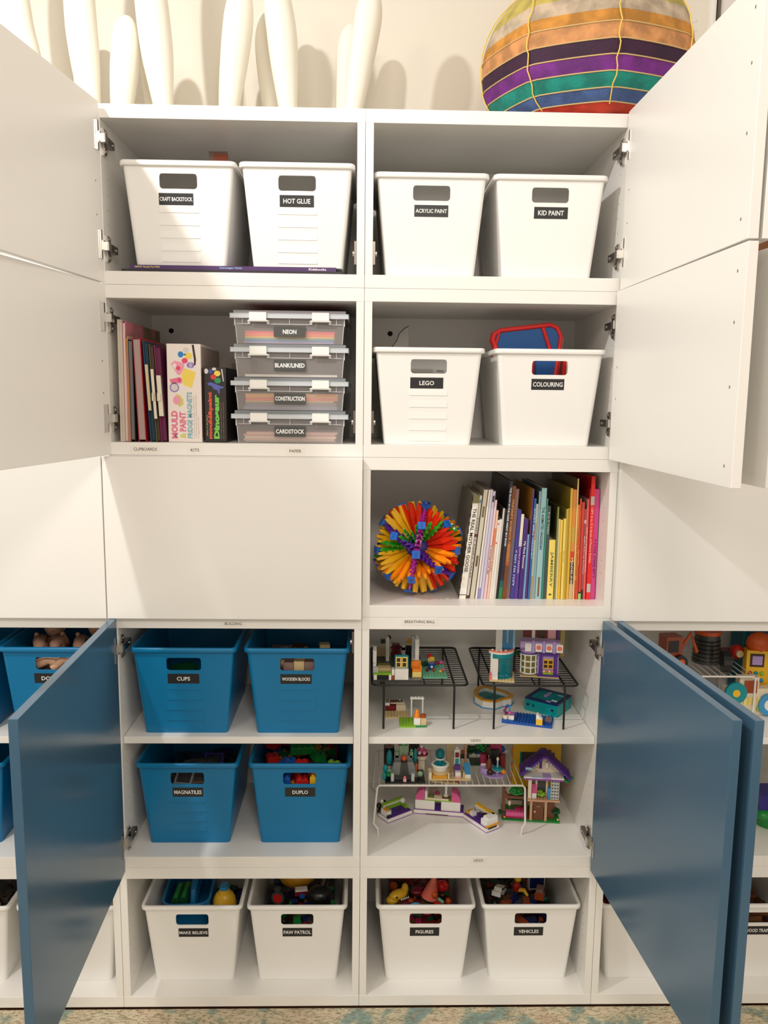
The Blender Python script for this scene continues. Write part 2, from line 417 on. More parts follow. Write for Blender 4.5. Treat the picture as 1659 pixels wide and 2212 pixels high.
def get(mat, ribs):
    key = (mat.name, ribs)
    if key not in BP:
        b = bin_body(mat, ribs).build('body'); r_ = bin_rim(mat).build('rim')
        BP[key] = (b.data, r_.data); bpy.data.objects.remove(b); bpy.data.objects.remove(r_)
    return BP[key]
def storage_bin(label, txt, x, y, z, mat, ribs=False, tw=None, group='storage bins', lx=0, lz=14.2, flip=0, lab=True, rz=0):
    t = thing('storage_bin', label, 'bin', (x, y, z), rz, group)
    b, r_ = get(mat, ribs)
    link(bpy.data.objects.new('body', b), t); link(bpy.data.objects.new('rim', r_), t)
    if lab:
        sl = Vector((0, -1.7/22, 1)).normalized(); f = lambda zz, d: (lx, 2.3-1.7*zz/22-d, zz)
        m = MB(); w = 3.8
        a0, a1 = lz-1.25, lz+1.25
        m.hexa([(lx-w, f(a0, .05)[1], a0), (lx+w, f(a0, .05)[1], a0), (lx+w, f(a0, 0)[1], a0), (lx-w, f(a0, 0)[1], a0),
                (lx-w, f(a1, .05)[1], a1), (lx+w, f(a1, .05)[1], a1), (lx+w, f(a1, 0)[1], a1), (lx-w, f(a1, 0)[1], a1)], LABELK)
        lo_ = m.build('label_plate', t)
        if txt: text(txt, tw or 6.8, 1.0 if tw and tw < 5.5 else (.85 if len(txt) > 11 else 1.05), INKW, f(lz, .07), up=sl, parent=lo_, bold=.016)
    return t
Z5, Z4, ZB, ZL, Z1 = 180.95, 142.95, 71.53, 40.95, 2.95
GW = 'white storage bins with black labels'; GB = 'blue storage bins with black labels'
storage_bin('white bin labelled CRAFT BACKSTOCK, at the left of the top row', 'CRAFT BACKSTOCK', -41.3, .4, Z5+1.6, BINW, True, 7.2, GW, lx=-.6)
storage_bin('white bin labelled HOT GLUE, second from left in the top row', 'HOT GLUE', -15.1, .4, Z5+1.6, BINW, True, 6.0, GW, lx=-.1)
storage_bin('white bin labelled ACRYLIC PAINT in the top row', 'ACRYLIC PAINT', 14.8, .4, Z5, BINW, False, 7.0, GW)
storage_bin('white bin labelled KID PAINT at the right of the top row', 'KID PAINT', 41.4, .4, Z5, BINW, False, 5.8, GW, lx=.3)
storage_bin('white bin under the acrylic paint bin, with a four-letter brand label', 'LEGO', 14.9, .4, Z4, BINW, True, 3.4, GW, lx=-.4)
storage_bin('white bin labelled COLOURING with a red and blue pencil case in it', 'COLOURING', 42.8, .4, Z4, BINW, False, 6.9, GW, lx=-.3)
storage_bin('blue bin labelled CUPS, upper left of the four', 'CUPS', -42.9, 1.5, ZB, BINB, True, 3.2, GB, lx=-.2)
storage_bin('blue bin labelled WOODEN BLOCKS, upper right of the four', 'WOODEN BLOCKS', -15.6, 1.5, ZB, BINB, True, 6.8, GB, lx=-.3)
storage_bin('blue bin of magnetic tiles directly under the cups bin', 'MAGNATILES', -43.3, 4.2, ZL, BINB, True, 6.8, GB)
storage_bin('blue bin of chunky coloured bricks directly under the wooden blocks bin', 'DUPLO', -15.3, 4.2, ZL, BINB, False, 3.9, GB, lx=.1)
storage_bin('white bin labelled MAKE BELIEVE with a blue caddy in it', 'MAKE BELIEVE', -42.8, 3.6, Z1, BINW, False, 7.2, GW, lx=.2)
storage_bin('white bottom-row bin with a black toy phone and red wheel, beside the make believe bin', 'PAW PATROL', -16.0, 3.6, Z1, BINW, False, 7.0, GW, lx=0)
storage_bin('white bin labelled FIGURES on the bottom row', 'FIGURES', 17.0, 3.6, Z1, BINW, False, 4.6, GW, lx=-.2)
storage_bin('white bin labelled VEHICLES on the bottom row', 'VEHICLES', 44.2, 3.6, Z1, BINW, False, 5.2, GW, lx=-.4)
storage_bin('blue bin labelled DOLLS at the left edge', 'DOLLS', -74.15, 1.5, ZB, BINB, True, 4.2, GB, lx=-.9)
storage_bin('blue bin cut off by the left edge, left of the dolls bin', None, -100.6, 1.5, ZB, BINB, True, None, GB, lab=False)
storage_bin('blue bin on the lower left shelf, half hidden by the left blue door', None, -74.15, 4.2, ZL, BINB, True, None, GB, lab=False)
storage_bin('blue bin at the left edge on the lower shelf', None, -101.0, 4.2, ZL, BINB, True, None, GB, lab=False)
storage_bin('white bin on the floor row behind the left blue door', None, -74.4, 3.6, Z1, BINW, False, None, GW, lab=False)
storage_bin('white bin in the bottom left corner', None, -101.6, 3.6, Z1, BINW, False, None, GW, lab=False)
storage_bin('white bin on the floor row behind the right blue doors, nearest the figures', None, 75.0, 3.6, Z1, BINW, False, None, GW, lab=False)
storage_bin('white bin labelled WOOD TRAINS at the bottom right corner', 'WOOD TRAINS', 104.0, 3.6, Z1, BINW, False, 7.0, GW)

# ---------------------------------------------------------------- things on top of the cabinets
CERAMIC = mt('ivory_foam', (232, 227, 213), .55, bump=(90, .03))
def pod(label, xb, y, wb, xm, zm, wm, ztop, xt, dy=0):
    """smooth pod: base centre xb width wb, widest wm at height zm centre xm, rounded tip at ztop centre xt"""
    t = thing('pod_ornament', label, 'ornament', (xb, y, 216.02), 0, 'smooth white pods on the cabinet top')
    m = MB(); n = 24; N = 22; vs = []; fs = []
    Htot = ztop-216; hm = zm-216
    for i in range(N+1):
        u = i/N; h = Htot*(1-(1-u)**1.6) if u > 0 else 0
        if h <= hm:
            q = h/hm; r = .45*wb+(wm/2-.45*wb)*(.5-.5*math.cos(math.pi*q**.85)); cx = (xm-xb)*q
        else:
            q = (h-hm)/(Htot-hm); r = wm/2*math.sqrt(max(0, 1-q**2.4)); cx = (xm-xb)+(xt-xm)*q
        r = max(r, .05)
        for k in range(n):
            a = 2*math.pi*k/n; vs.append((cx+r*math.cos(a), dy*h/Htot+r*.92*math.sin(a), h))
    for i in range(N):
        for k in range(n): fs.append((i*n+k, i*n+(k+1) % n, (i+1)*n+(k+1) % n, (i+1)*n+k))
    fs.append(tuple(range(n))[::-1]); fs.append(tuple(range(N*n, (N+1)*n)))
    m.add(vs, fs, CERAMIC, True); m.build('body', t)
pod('tall white pod at the far left, cut off by the open door', -75.5, 17, 4.8, -81.5, 238, 8, 262, -84)
pod('tall upright white pod right beside the upper left door', -64.6, 17, 4.8, -66.4, 238, 7.2, 264, -67.4)
pod('short white pod whose whole rounded tip is in view', -58.4, 18, 5.2, -56.6, 233, 6.9, 241.4, -56.2)
pod('tall white pod leaning left, its base beside the short pod', -47.2, 16, 4.3, -49.2, 237, 7.7, 264, -51.6)
pod('tall white pod leaning right, left of the pair in the middle', -32.8, 16, 4.9, -30.0, 238, 7.0, 248.4, -29.0)
pod('tall white pod leaning left in front of a shorter one', -18.0, 16, 4.3, -19.8, 238, 7.0, 253, -22.0)
pod('rightmost white pod, leaning right', -3.8, 16, 4.7, .2, 240, 6.5, 247.8, 1.0)
pod('low pale pod half hidden behind the left open door', -70, 31, 4.4, -71, 240, 5.6, 244.5, -71)
pod('short white pod behind the left-leaning pod by the short one', -51.6, 27, 4.6, -52.6, 232, 5.6, 238, -52.4)
pod('short white pod hidden behind the third tall pod from the right', -34.2, 27, 5.8, -33.2, 232, 6.2, 239, -33)
pod('short white pod peeking out left of the middle leaning pod', -22.8, 27, 4.6, -24.4, 240, 6.4, 247.4, -24.2)
pod('short white pod peeking out left of the rightmost pod', -5.6, 27, 5.2, -4.4, 238, 5.8, 244.4, -3.8)

def lantern():
    t = thing('floor_pouf', 'round striped fabric pouf in rainbow bands tied with yellow cords', 'pouf', (52.1, 15.5, 216.02), -9)
    n = 56; NS = 8
    def prof(z):                               # z above the cabinet top -> radius
        zc = 14.6
        if z < zc: return 24.6*(1-abs((zc-z)/(zc+2.6))**2.6)**(1/2.6)
        return 24.6*math.sqrt(max(0, 1-((z-zc)/20.6)**2))
    zz = [(0, 1.6, 'scarlet'), (1.6, 3.7, 'slate'), (3.7, 6.4, 'turq2'), (6.4, 9.3, 'purple2'), (9.3, 12.3, 'plum'), (12.3, 15.6, 'apricot'), (15.6, 18.2, 'ochre'), (18.2, 21.6, 'stone'), (21.6, 30, 'moss'), (30, 35.0, 'brick')]
    cm = dict(scarlet=(214, 66, 40), slate=(76, 104, 160), turq2=(16, 142, 128), purple2=(118, 36, 136), plum=(54, 14, 50), apricot=(214, 150, 92), ochre=(206, 140, 52), stone=(196, 176, 150), moss=(190, 172, 84), brick=(190, 84, 60))
    def P(a, z):
        f = math.cos(math.pi/NS)/math.cos(((a+.62) % (2*math.pi/NS))-math.pi/NS)      # eight gently flat gores
        r = prof(z)*(.35+.65*f)*1.02
        zt = z + (.012*r*math.cos(a)*(1 if z > 3 else z/3)) if z < 33 else z
        return (r*math.cos(a), r*math.sin(a)*.93, max(0, zt))
    for j, (a0, a1, c) in enumerate(zz):
        m = MB(); K = 4; vs = []; fs = []
        mat = mt('band_'+c, cm[c], .72, noise=(26, tuple(int(v*.8) for v in cm[c]), 4), bump=(210, .5))
        for i in range(K+1):
            z = a0+(a1-a0)*i/K
            for k in range(n): vs.append(P(2*math.pi*k/n, z))
        for i in range(K):
            for k in range(n): fs.append((i*n+k, i*n+(k+1) % n, (i+1)*n+(k+1) % n, (i+1)*n+k))
        if j == 0: fs.append(tuple(range(n))[::-1])
        if j == len(zz)-1: fs.append(tuple(range(K*n, (K+1)*n)))
        m.add(vs, fs, mat, True); tag(m.build('fabric_band', t), c_lab[c])
    gold = mt('gold_piping', (206, 176, 120), .6)
    for (a0, a1, c) in zz[1:7]:
        m = MB(); p = [Vector(P(2*math.pi*k/n, a0))*1.004 for k in range(n+1)]; m.tube(p, .16, gold, 5); m.build('piping', t)
    cord = mt('yellow_cord', (236, 200, 96), .6)
    for k in range(NS):
        a = 2*math.pi*k/NS-.62
        p = [Vector(P(a+.012*math.sin(z*1.3), z))*1.008 for z in [1.2+i*1.45 for i in range(23)]]
        one('cord', t, lambda m: m.tube(p, .15, cord, 6))
c_lab = dict(scarlet='scarlet band', slate='slate blue band', turq2='teal band', purple2='purple band', plum='dark plum band', apricot='apricot band', ochre='ochre band', stone='stone grey band', moss='yellow green band', brick='brick red crown')
lantern()
for zz, lab in ((252.6, 'small white screw hook on the wall, upper of two'), (250.3, 'small white screw hook on the wall, lower of two')):
    h = thing('wall_hook', lab, 'hook', (84.6, 40.6, zz))
    one('hook', h, lambda m: (m.cyl((0, 0, 0), (0, -.25, 0), .5, WHITE, n=12), m.tube([(0, -.2, 0), (0, -1.1, 0), (.1, -1.5, .2), (.25, -1.5, .7)], .14, NICKEL, 6)))

# ---------------------------------------------------------------- flat books under the two top-left bins
def flatbook(label, x0, x1, y0, y1, z, th, col, words):
    t = thing('book', label, 'book', (0, 0, 0), 0, 'activity books lying flat')
    c = mt('cover_'+label[:12], col, .4)
    one('cover', t, lambda m: (m.box(x0, y0, z, x1, y1, z+.06, c), m.box(x0, y0, z+th-.06, x1, y1, z+th, c), m.box(x0, y0, z+.06, x1, y0+.08, z+th-.06, c)))
    one('pages', t, lambda m: m.box(x0+.2, y0+.09, z+.06, x1-.2, y1-.3, z+th-.06, mt('paper', (226, 218, 200), .8)))
    for s, x, w, cc in words: text(s, w, th*.55, mt('ink_'+s[:5], cc, .6), (x, y0-.01, z+th/2), parent=t)
flatbook('black activity book lying flat beneath the purple one', -54.3, -5.0, 1.0, 26, Z5+.01, .62, (34, 24, 34), [])
flatbook('purple activity book lying flat under the craft backstock bin', -52.5, -6.4, 1.2, 25, Z5+.65, .9, (70, 34, 96),
         [('GIANT Family Fun PAD', -48.6, 5.6, (220, 210, 110)), ('Scavenger Hunt', -30.0, 5.0, (150, 190, 220)), ('Kidsbooks', -10.6, 3.9, (240, 236, 240))])

# ---------------------------------------------------------------- book row
bk = [ # xleft, width, height, depth, spine colour, cover colour, label, text, text colour, text start fraction from top, text length fraction
 (23.8,1.66,25.6,24,(238,234,222),(120,116,104),'white-spined hardback THE REAL MOTHER GOOSE with checkered cover','THE REAL MOTHER GOOSE',(46,44,44),.12,.62),
 (25.6,.7,25.5,20,(222,216,206),(210,200,190),'thin white book with brown corner next to the mother goose book','TWENTY FAIRY TALES',(120,110,104),.2,.6),
 (26.5,1.1,27.0,22,(208,200,180),(150,140,120),'cream flecked thicker book, third from the left',None,0,0,0),
 (27.8,.5,27.0,22,(238,230,220),(190,180,170),'slim off-white book, fourth from the left',None,0,0,0),
 (28.4,.62,27.0,20,(222,216,226),(160,150,170),'slim white book with lavender foot',None,0,0,0),
 (29.1,.76,26.6,20,(206,200,226),(190,170,170),'slim lavender-topped book among the white ones',None,0,0,0),
 (29.9,.62,24.5,20,(236,204,206),(190,150,150),'slim pale pink book among the white ones','A HOUSE FOR ME',(150,60,60),.45,.3),
 (30.6,.6,22.0,18,(238,196,174),(200,150,120),'slim peach book among the white ones','SNOWY STORY',(130,80,40),.4,.3),
 (31.25,.62,19.6,17,(240,230,220),(200,190,180),'small white book with red dots on its spine',None,0,0,0),
 (31.9,.5,19.8,17,(238,236,230),(200,190,180),'small plain white book right of the dotted one',None,0,0,0),
 (32.4,.5,22.5,19,(206,200,190),(90,84,74),'grey-edged book just left of the black ones',None,0,0,0),
 (32.95,.5,22.3,19,(28,26,28),(20,20,22),'thin black book left of the night sky book',None,0,0,0),
 (33.5,.88,29.1,28,(36,38,58),(26,28,34),'tall navy book THE GLOW IN THE DARK NIGHT SKY BOOK','THE GLOW IN THE DARK NIGHT SKY BOOK',(236,236,236),.05,.5),
 (34.4,.98,28.0,24,(120,66,26),(70,44,24),'tall brown book right of the night sky book','PRIMARY SCIENCE MASTERY',(200,150,90),.12,.55),
 (35.4,1.0,27.2,24,(142,108,104),(60,50,44),'tall dusty pink and taupe book',None,0,0,0),
 (36.45,1.0,22.2,20,(62,58,140),(50,46,110),'indigo book with Hebrew title on its spine','פסח חג הכל',(220,216,230),.45,.4),
 (37.5,.8,21.1,19,(92,58,150),(60,40,100),'purple book with a white top label','THE FAMILY READER',(200,180,220),.3,.4),
 (38.4,1.1,20.0,18,(70,40,120),(60,40,100),'dark purple book My First Passover','My First Passover',(240,236,244),.28,.34),
 (39.6,.5,16.1,16,(130,180,226),(90,140,190),'shortest light blue book, next to dark purple',None,0,0,0),
 (40.15,.5,27.2,24,(96,60,130),(206,140,40),'tall purple-spined book with golden orange cover',None,0,0,0),
 (40.7,.6,25.0,22,(40,96,164),(60,50,40),'blue book behind the light blue one','STORY BIBLE TREASURY',(200,220,240),.1,.5),
 (41.35,.62,23.6,21,(196,214,196),(120,130,110),'pale green book with tan blocks on its spine',None,0,0,0),
 (42.0,.6,26.7,24,(140,170,176),(70,90,96),'grey teal thin book left of the haggadah',None,0,0,0),
 (42.65,1.45,27.5,25,(156,196,200),(86,104,104),'tall pale blue book THE ANIMATED HAGGADAH','THE ANIMATED HAGGADAH',(40,60,66),.17,.38),
 (44.15,.42,25.0,22,(58,140,124),(40,90,80),'thin green book right of the haggadah',None,0,0,0),
 (44.6,.86,23.1,21,(70,82,78),(40,46,40),'dark grey-green book left of the yellow one','A to Z Yiddish',(190,200,190),.06,.24),
 (45.5,1.65,14.8,15,(246,220,110),(150,130,60),'short thick yellow book JAMBERRY','JAMBERRY',(110,120,70),.2,.6),
 (47.2,.45,23.0,20,(130,134,70),(70,74,40),'thin olive book right behind the short yellow one',None,0,0,0),
 (47.7,.46,20.0,18,(240,226,170),(120,100,40),'slim pale book between olive and gold',None,0,0,0),
 (48.2,.64,19.8,18,(238,190,50),(150,120,40),'golden yellow slim book right of the olive ones',None,0,0,0),
 (48.9,.58,20.1,18,(244,214,110),(160,140,70),'pale yellow slim book with small lettering, right of the golden one','Barney',(190,150,60),.4,.14),
 (49.5,.36,22.5,20,(190,180,70),(150,140,60),'thin yellow-green book in the yellow section',None,0,0,0),
 (49.9,.4,22.6,20,(214,160,50),(120,90,30),'thin ochre book left of the tall mustard one',None,0,0,0),
 (50.35,.6,27.5,25,(222,180,60),(156,136,50),'tall mustard book with dark olive cover',None,0,0,0),
 (51.0,.88,27.2,24,(222,140,60),(180,110,40),'tall orange book with red and black patches on its spine','MADELINE',(240,220,190),.62,.24),
 (51.92,.34,29.9,27,(240,206,140),(110,90,50),'tallest thin cream book among the oranges',None,0,0,0),
 (52.3,.46,23.5,20,(232,140,50),(180,110,40),'thin orange book right of the tall cream one','COLORS OF JEWISH LIFE',(150,60,30),.25,.5),
 (52.8,.4,25.0,20,(220,90,50),(150,70,50),'thin red-orange book with yellow lettering low down','Story time',(250,220,150),.5,.16),
 (53.25,.68,24.2,20,(206,66,54),(120,50,40),'red book with a pale green foot label',None,0,0,0),
 (54.0,.5,22.5,19,(170,80,84),(40,30,30),'dusky red book Right Side Up with a black foot','Right Side Up Jonathan',(246,240,240),.3,.42),
 (54.5,.5,24.9,21,(226,96,96),(180,150,130),'salmon red book with cream page tops','DIARY OF A WOODEN KANGAROO',(246,220,220),.28,.45),
 (55.02,.2,27.4,22,(190,24,30),(160,16,20),'very thin tall crimson book left of the bright red one',None,0,0,0),
 (55.25,.98,30.5,27,(232,44,38),(190,14,18),'tall bright red book with two grey squares on its spine','I SPY A to Z A Book of Picture Riddles',(244,180,170),.25,.45),
 (56.25,1.2,27.4,24,(206,70,140),(160,40,100),'magenta book with Hebrew title at the right end','פורים והמן שיר',(60,20,60),.45,.35),
]
def lean(x): return math.tan(R(max(0, 6.6*(48-x)/24.2))) if x < 48 else math.tan(R(max(0, .5*(x-54)/2)))*0
def shelf_book(i, x, w, h, dep, sc, cc, label, s, tc, t0, tl):
    z0 = 102+TP+.03; y0 = 7.0+random.Random(i).uniform(-.25, .35)
    t = thing('book', label, 'book', (x, y0, z0), 0, 'picture books in the open compartment')
    a, b = lean(x), lean(x+w); w = w-.03
    def q(u, zz): return (u*w+(a+(b-a)*u)*zz)            # u 0..1 across the spine
    c = mt('cover_book_%d' % i, cc, .35); sp = mt('spine_book_%d' % i, sc, .38); pg = mt('page_edge', (226, 216, 194), .85)
    e = min(.09/w, .3)
    m = MB()
    def slab(u0, u1, yy0, yy1, zz0, zz1, mat):
        m.hexa([(q(u0,zz0),yy0,zz0),(q(u1,zz0),yy0,zz0),(q(u1,zz0),yy1,zz0),(q(u0,zz0),yy1,zz0),(q(u0,zz1),yy0,zz1),(q(u1,zz1),yy0,zz1),(q(u1,zz1),yy1,zz1),(q(u0,zz1),yy1,zz1)], mat)
    slab(0, e, .12, dep, 0, h, c); slab(1-e, 1, .12, dep, 0, h, c); m.build('cover', t)
    m = MB(); slab(0, 1, 0, .12, 0, h, sp); m.build('spine', t)
    m = MB(); slab(e, 1-e, .13, dep-.4, .2, h-.25, pg); m.build('pages', t)
    up = Vector((a, 0, 1)).normalized()
    def at(zz): return (q(.5, zz), -.012, zz)
    if s:
        L_ = tl*h; zc = h*(1-t0)-L_/2
        if i == 16 or i == 44: text(s, L_, w*.5, mt('spine_ink_%d' % i, tc, .5), at(zc), right=-up, up=(1, 0, 0), parent=t)
        else: text(s, L_, w*(.52 if w > .6 else .5), mt('spine_ink_%d' % i, tc, .5), at(zc), right=-up, up=Vector((1, 0, 0)), parent=t, bold=.02)
    ex = {1: [((244,242,236),0,.1,1),((40,38,38),.035,.042,1),((124,120,72),.925,1.0,1)], 2: [((96,50,36),0,.03,1),((60,130,150),.93,.96,.6),((120,40,50),.6,.63,1)], 5: [((150,150,210),0,.1,1)], 6: [((60,50,60),.9,.96,.7)],
          8: [((230,130,90),.6,.8,1)], 9: [((190,50,40),.7,.72,.5),((190,50,40),.94,.96,.5)], 13: [((30,130,80),0,.1,1),((40,90,90),.1,.16,1)], 15: [((120,110,130),.1,.55,1)], 17: [((236,226,206),.62,1,1)], 22: [((200,160,110),0,.24,.7),((200,150,110),.62,.8,.6)],
          24: [((120,90,60),.02,.2,.3)], 3: [((120,110,70),.75,.85,.6),((110,80,50),.3,.4,.5)], 27: [((80,80,60),.06,.09,.4)], 35: [((212,178,140),0,.14,1),((70,56,44),.14,.34,1),((226,60,40),.36,.44,1),((190,170,70),.52,.66,.8)],
          39: [((160,210,120),0,.06,1),((60,50,40),.06,.08,1)], 40: [((50,40,36),0,.11,1),((214,190,190),.84,.88,1)], 43: [((196,188,176),.06,.13,.95),((196,188,176),.77,.84,.95)], 37: [((206,90,50),0,.2,1)], 14: [((170,90,30),.3,.5,1)], 30: [((244,210,90),.6,1,.6)]}
    for k, (cl, f0, f1, uw) in enumerate(ex.get(i, [])):
        m = MB(); u0 = (1-uw)/2
        zz0, zz1 = f0*h, f1*h
        m.hexa([(q(u0,zz0),-.01,zz0),(q(1-u0,zz0),-.01,zz0),(q(1-u0,zz0),.0,zz0),(q(u0,zz0),.0,zz0),(q(u0,zz1),-.01,zz1),(q(1-u0,zz1),-.01,zz1),(q(1-u0,zz1),.0,zz1),(q(u0,zz1),.0,zz1)], mt('patch_%d_%d' % (i, k), cl, .4))
        m.build('spine_patch', t)
    if i == 1:                                   # checkered cover edge
        m = MB(); ck = mt('check_black', (40, 40, 38), .4)
        for k in range(13):
            zz0 = k*2+(.2); zz1 = zz0+.95
            if zz1 < h: m.hexa([(q(-.05,zz0),.02,zz0),(q(.03,zz0),-.012,zz0),(q(.03,zz0),.3,zz0),(q(-.05,zz0),1.2,zz0),(q(-.05,zz1),.02,zz1),(q(.03,zz1),-.012,zz1),(q(.03,zz1),.3,zz1),(q(-.05,zz1),1.2,zz1)], ck)
        tag(m.build('checker_pattern', t), kind='stuff')
for i, b in enumerate(bk): shelf_book(i+1, *b)

# ---------------------------------------------------------------- folding ball of coloured bars
def ball():
    Rb = 11.15; c = Vector((13.75, 12.0, 102+TP+Rb+.85))
    t = thing('breathing_ball', 'spiky expanding ball of coloured plastic bars with blue joints', 'toy ball', c)
    ph = (1+5**.5)/2; V = []
    for s in (-1, 1):
        for ax in range(3):
            v = [0, 0, 0]; v[ax] = s*ph; V.append(Vector(v))
    for s1 in (-1, 1):
        for s2 in (-1, 1):
            for s3 in (-1, 1):
                for ax in range(3):
                    v = [0, 0, 0]; v[ax] = s1*.5; v[(ax+1) % 3] = s2*ph/2; v[(ax+2) % 3] = s3*ph*ph/2; V.append(Vector(v))
    V = [v.normalized() for v in V]
    # orientation: one ring stands upright in front, leaning ten degrees, with a joint above and one below the middle
    fr = Vector((-13, -199, 38)).normalized(); rt = Vector((0, 0, 1)).cross(-fr).normalized() * -1; upv = rt.cross(-fr).normalized()
    if upv.z < 0: upv = -upv
    rt = (-fr).cross(upv).normalized()
    ch = (upv*math.cos(R(10))+rt*math.sin(R(10))).normalized(); nt = (rt*math.cos(R(10))-upv*math.sin(R(10))).normalized()
    hb_ = (fr*math.cos(R(26))+ch*math.sin(R(26))).normalized()
    n0 = None
    for i in range(30):
        for j in range(i+1, 30):
            if (V[i]-V[j]).length < .65 and n0 is None: n0 = V[i].cross(V[j]).normalized(); h0 = V[i]
    A0 = Matrix((n0, h0, n0.cross(h0))).transposed(); A1 = Matrix((nt, hb_, nt.cross(hb_))).transposed()
    rot = A1 @ A0.transposed()
    V = [rot @ v for v in V]
    E = [(i, j) for i in range(30) for j in range(i+1, 30) if (V[i]-V[j]).length < .65]
    planes = []; cols = [(244, 190, 20), (250, 146, 20), (232, 50, 16), (50, 170, 40), (84, 30, 150), (170, 40, 150)]
    names = ['yellow bar', 'orange bar', 'red bar', 'green bar', 'violet bar', 'magenta bar']
    meshes = []
    for k, cc in enumerate(cols):
        m = MB(); mat = mt('ball_bar_%d' % k, cc, .3)
        if k < 3:      # tapered blades
            m.hexa([(-.18, -.3, 3.0), (.18, -.3, 3.0), (.18, .3, 3.0), (-.18, .3, 3.0), (-.7, -.5, 8.0), (.7, -.5, 8.0), (.7, .5, 8.0), (-.7, .5, 8.0)], mat)
            m.hexa([(-.7, -.5, 8.0), (.7, -.5, 8.0), (.7, .5, 8.0), (-.7, .5, 8.0), (-.3, -.34, 11.5), (.3, -.34, 11.5), (.3, .34, 11.5), (-.3, .34, 11.5)], mat)
        else:          # ladder-like bars with cross pins
            m.box(-.32, -.3, 3.0, .32, .3, 10.6, mat)
            for z in (5.6, 7.6, 9.6): m.box(-.75, -.2, z-.16, .75, .2, z+.16, mat)
            m.hexa([(-.32, -.3, 10.6), (.32, -.3, 10.6), (.32, .3, 10.6), (-.32, .3, 10.6), (-.12, -.1, 11.4), (.12, -.1, 11.4), (.12, .1, 11.4), (-.12, .1, 11.4)], mat)
        b = m.build('bar'); meshes.append(b.data); bpy.data.objects.remove(b)
    hb = MB(); bl = mt('ball_joint_blue', (30, 98, 190), .3)
    hb.box(-.95, -.95, 11.3, .95, .95, 11.75, bl); hb.cyl((0, 0, 10.2), (0, 0, 11.3), .6, bl, n=8)
    for q in (-.3, .3): hb.cyl((q, 0, 11.75), (q, 0, 11.79), .15, 'navy', n=6)
    h_ = hb.build('joint', bevel=0); hm = h_.data; bpy.data.objects.remove(h_)
    for v in V:
        o = link(bpy.data.objects.new('joint', hm), t); o.matrix_local = v.to_track_quat('Z', 'X').to_matrix().to_4x4()
    for (i, j) in E:                       # the six great circles; the magenta one runs upright through the front
        nrm = V[i].cross(V[j]).normalized()
        if all(abs(abs(p_.dot(nrm))-1) > 1e-3 for p_ in planes): planes.append(nrm)
    d2 = lambda u, v: (rt*u+upv*v+fr*math.sqrt(max(0, 1-u*u-v*v))).normalized()
    mag = min(planes, key=lambda q: 1-abs(q.dot(nt))); rest = [q for q in planes if q is not mag]
    vio = min(rest, key=lambda q: abs(q.dot(d2(-.55, .21)))+abs(q.dot(d2(.46, -.58)))); rest = [q for q in rest if q is not vio]
    gre = min(rest, key=lambda q: abs(q.dot(d2(.65, .49)))+abs(q.dot(d2(-.34, .2)))); rest = [q for q in rest if q is not gre]
    yel = min(rest, key=lambda q: abs(q.dot(d2(-.7, -.3)))); rest = [q for q in rest if q is not yel]
    red = min(rest, key=lambda q: abs(q.dot(d2(.7, .1)))); ora = [q for q in rest if q is not red][0]
    planes = [yel, ora, red, gre, vio, mag]
    for (i, j) in E:
        nrm = V[i].cross(V[j]).normalized(); k = None
        for q, pl in enumerate(planes):
            if abs(abs(pl.dot(nrm))-1) < 1e-3: k = q
        if k is None: planes.append(nrm); k = len(planes)-1
        kk = 4 if k == 3 else 5
        for s in range(kk):
            u = (s+.75)/(kk+.5); d = (V[i]*(1-u)+V[j]*u).normalized()
            off = nrm*((.055 if s % 2 else -.055) if k < 4 else 0)
            d = (d+off).normalized()
            z = d; x = (nrm-z*nrm.dot(z)).normalized(); y = z.cross(x)
            o = link(bpy.data.objects.new('bar', meshes[k]), t)
            o.matrix_local = Matrix((y, -x, z)).transposed().to_4x4() if k < 3 else Matrix((x, y, z)).transposed().to_4x4()
            if s == 0: o['label'] = names[k]
    one('core', t, lambda m: m.ell((0, 0, 0), 3.6, 'indigo'))
    t.scale = (.99, .99, .99)
ball()

# ---------------------------------------------------------------- clipboards, folders and kits (fourth row, left)
zf = Z4
def skew_slab(m, x0, x1, y0, y1, z0, z1, dx, mat):
    m.hexa([(x0,y0,z0),(x1,y0,z0),(x1,y1,z0),(x0,y1,z0),(x0+dx,y0,z1),(x1+dx,y0,z1),(x1+dx,y1,z1),(x0+dx,y1,z1)], mat)
def folder(name, label, cat, x, w, h, dep, col, dx=-.0, col2=None, y0=2.0, group='folders beside the kits'):
    t = thing(name, label, cat, (x, y0, zf+.02), 0, group)
    a = mt('board_'+label[:14], col, .6)
    m = MB(); skew_slab(m, 0, .1, 0, dep, 0, h, dx, a); skew_slab(m, w-.1, w, 0, dep, 0, h, dx, a); m.build('cover', t)
    m = MB(); skew_slab(m, .11, w-.11, .15, dep-.3, .1, h-.5, dx, mt('sheet_'+label[:14], col2 or (216, 206, 192), .8)); m.build('pages', t)
    return t
folder('folder', 'leftmost cream card folder standing by the lower left hinge', 'folder', -56.05, .3, 27.6, 25, (226, 216, 200), .1)
folder('folder', 'second cream card folder from the left', 'folder', -55.72, .3, 27.6, 25, (214, 202, 184), .1)
folder('folder', 'third cream card folder, against the pink patterned one', 'folder', -55.38, .36, 27.5, 25, (222, 210, 196), .1)
t = folder('folder', 'pink folder with camouflage-like patterned cover', 'folder', -54.98, .7, 27.3, 31, (196, 120, 136), .15)
one('patterned_panel', t, lambda m: skew_slab(m, .71, .74, .3, 30.8, .1, 27.2, .15, mt('pink_camo', (206, 120, 140), .5, noise=(13, (128, 104, 66), 1))))
folder('folder', 'worn cream folder with orange foot', 'folder', -54.2, .52, 24.0, 24, (206, 170, 150), -.02, (200, 120, 60))
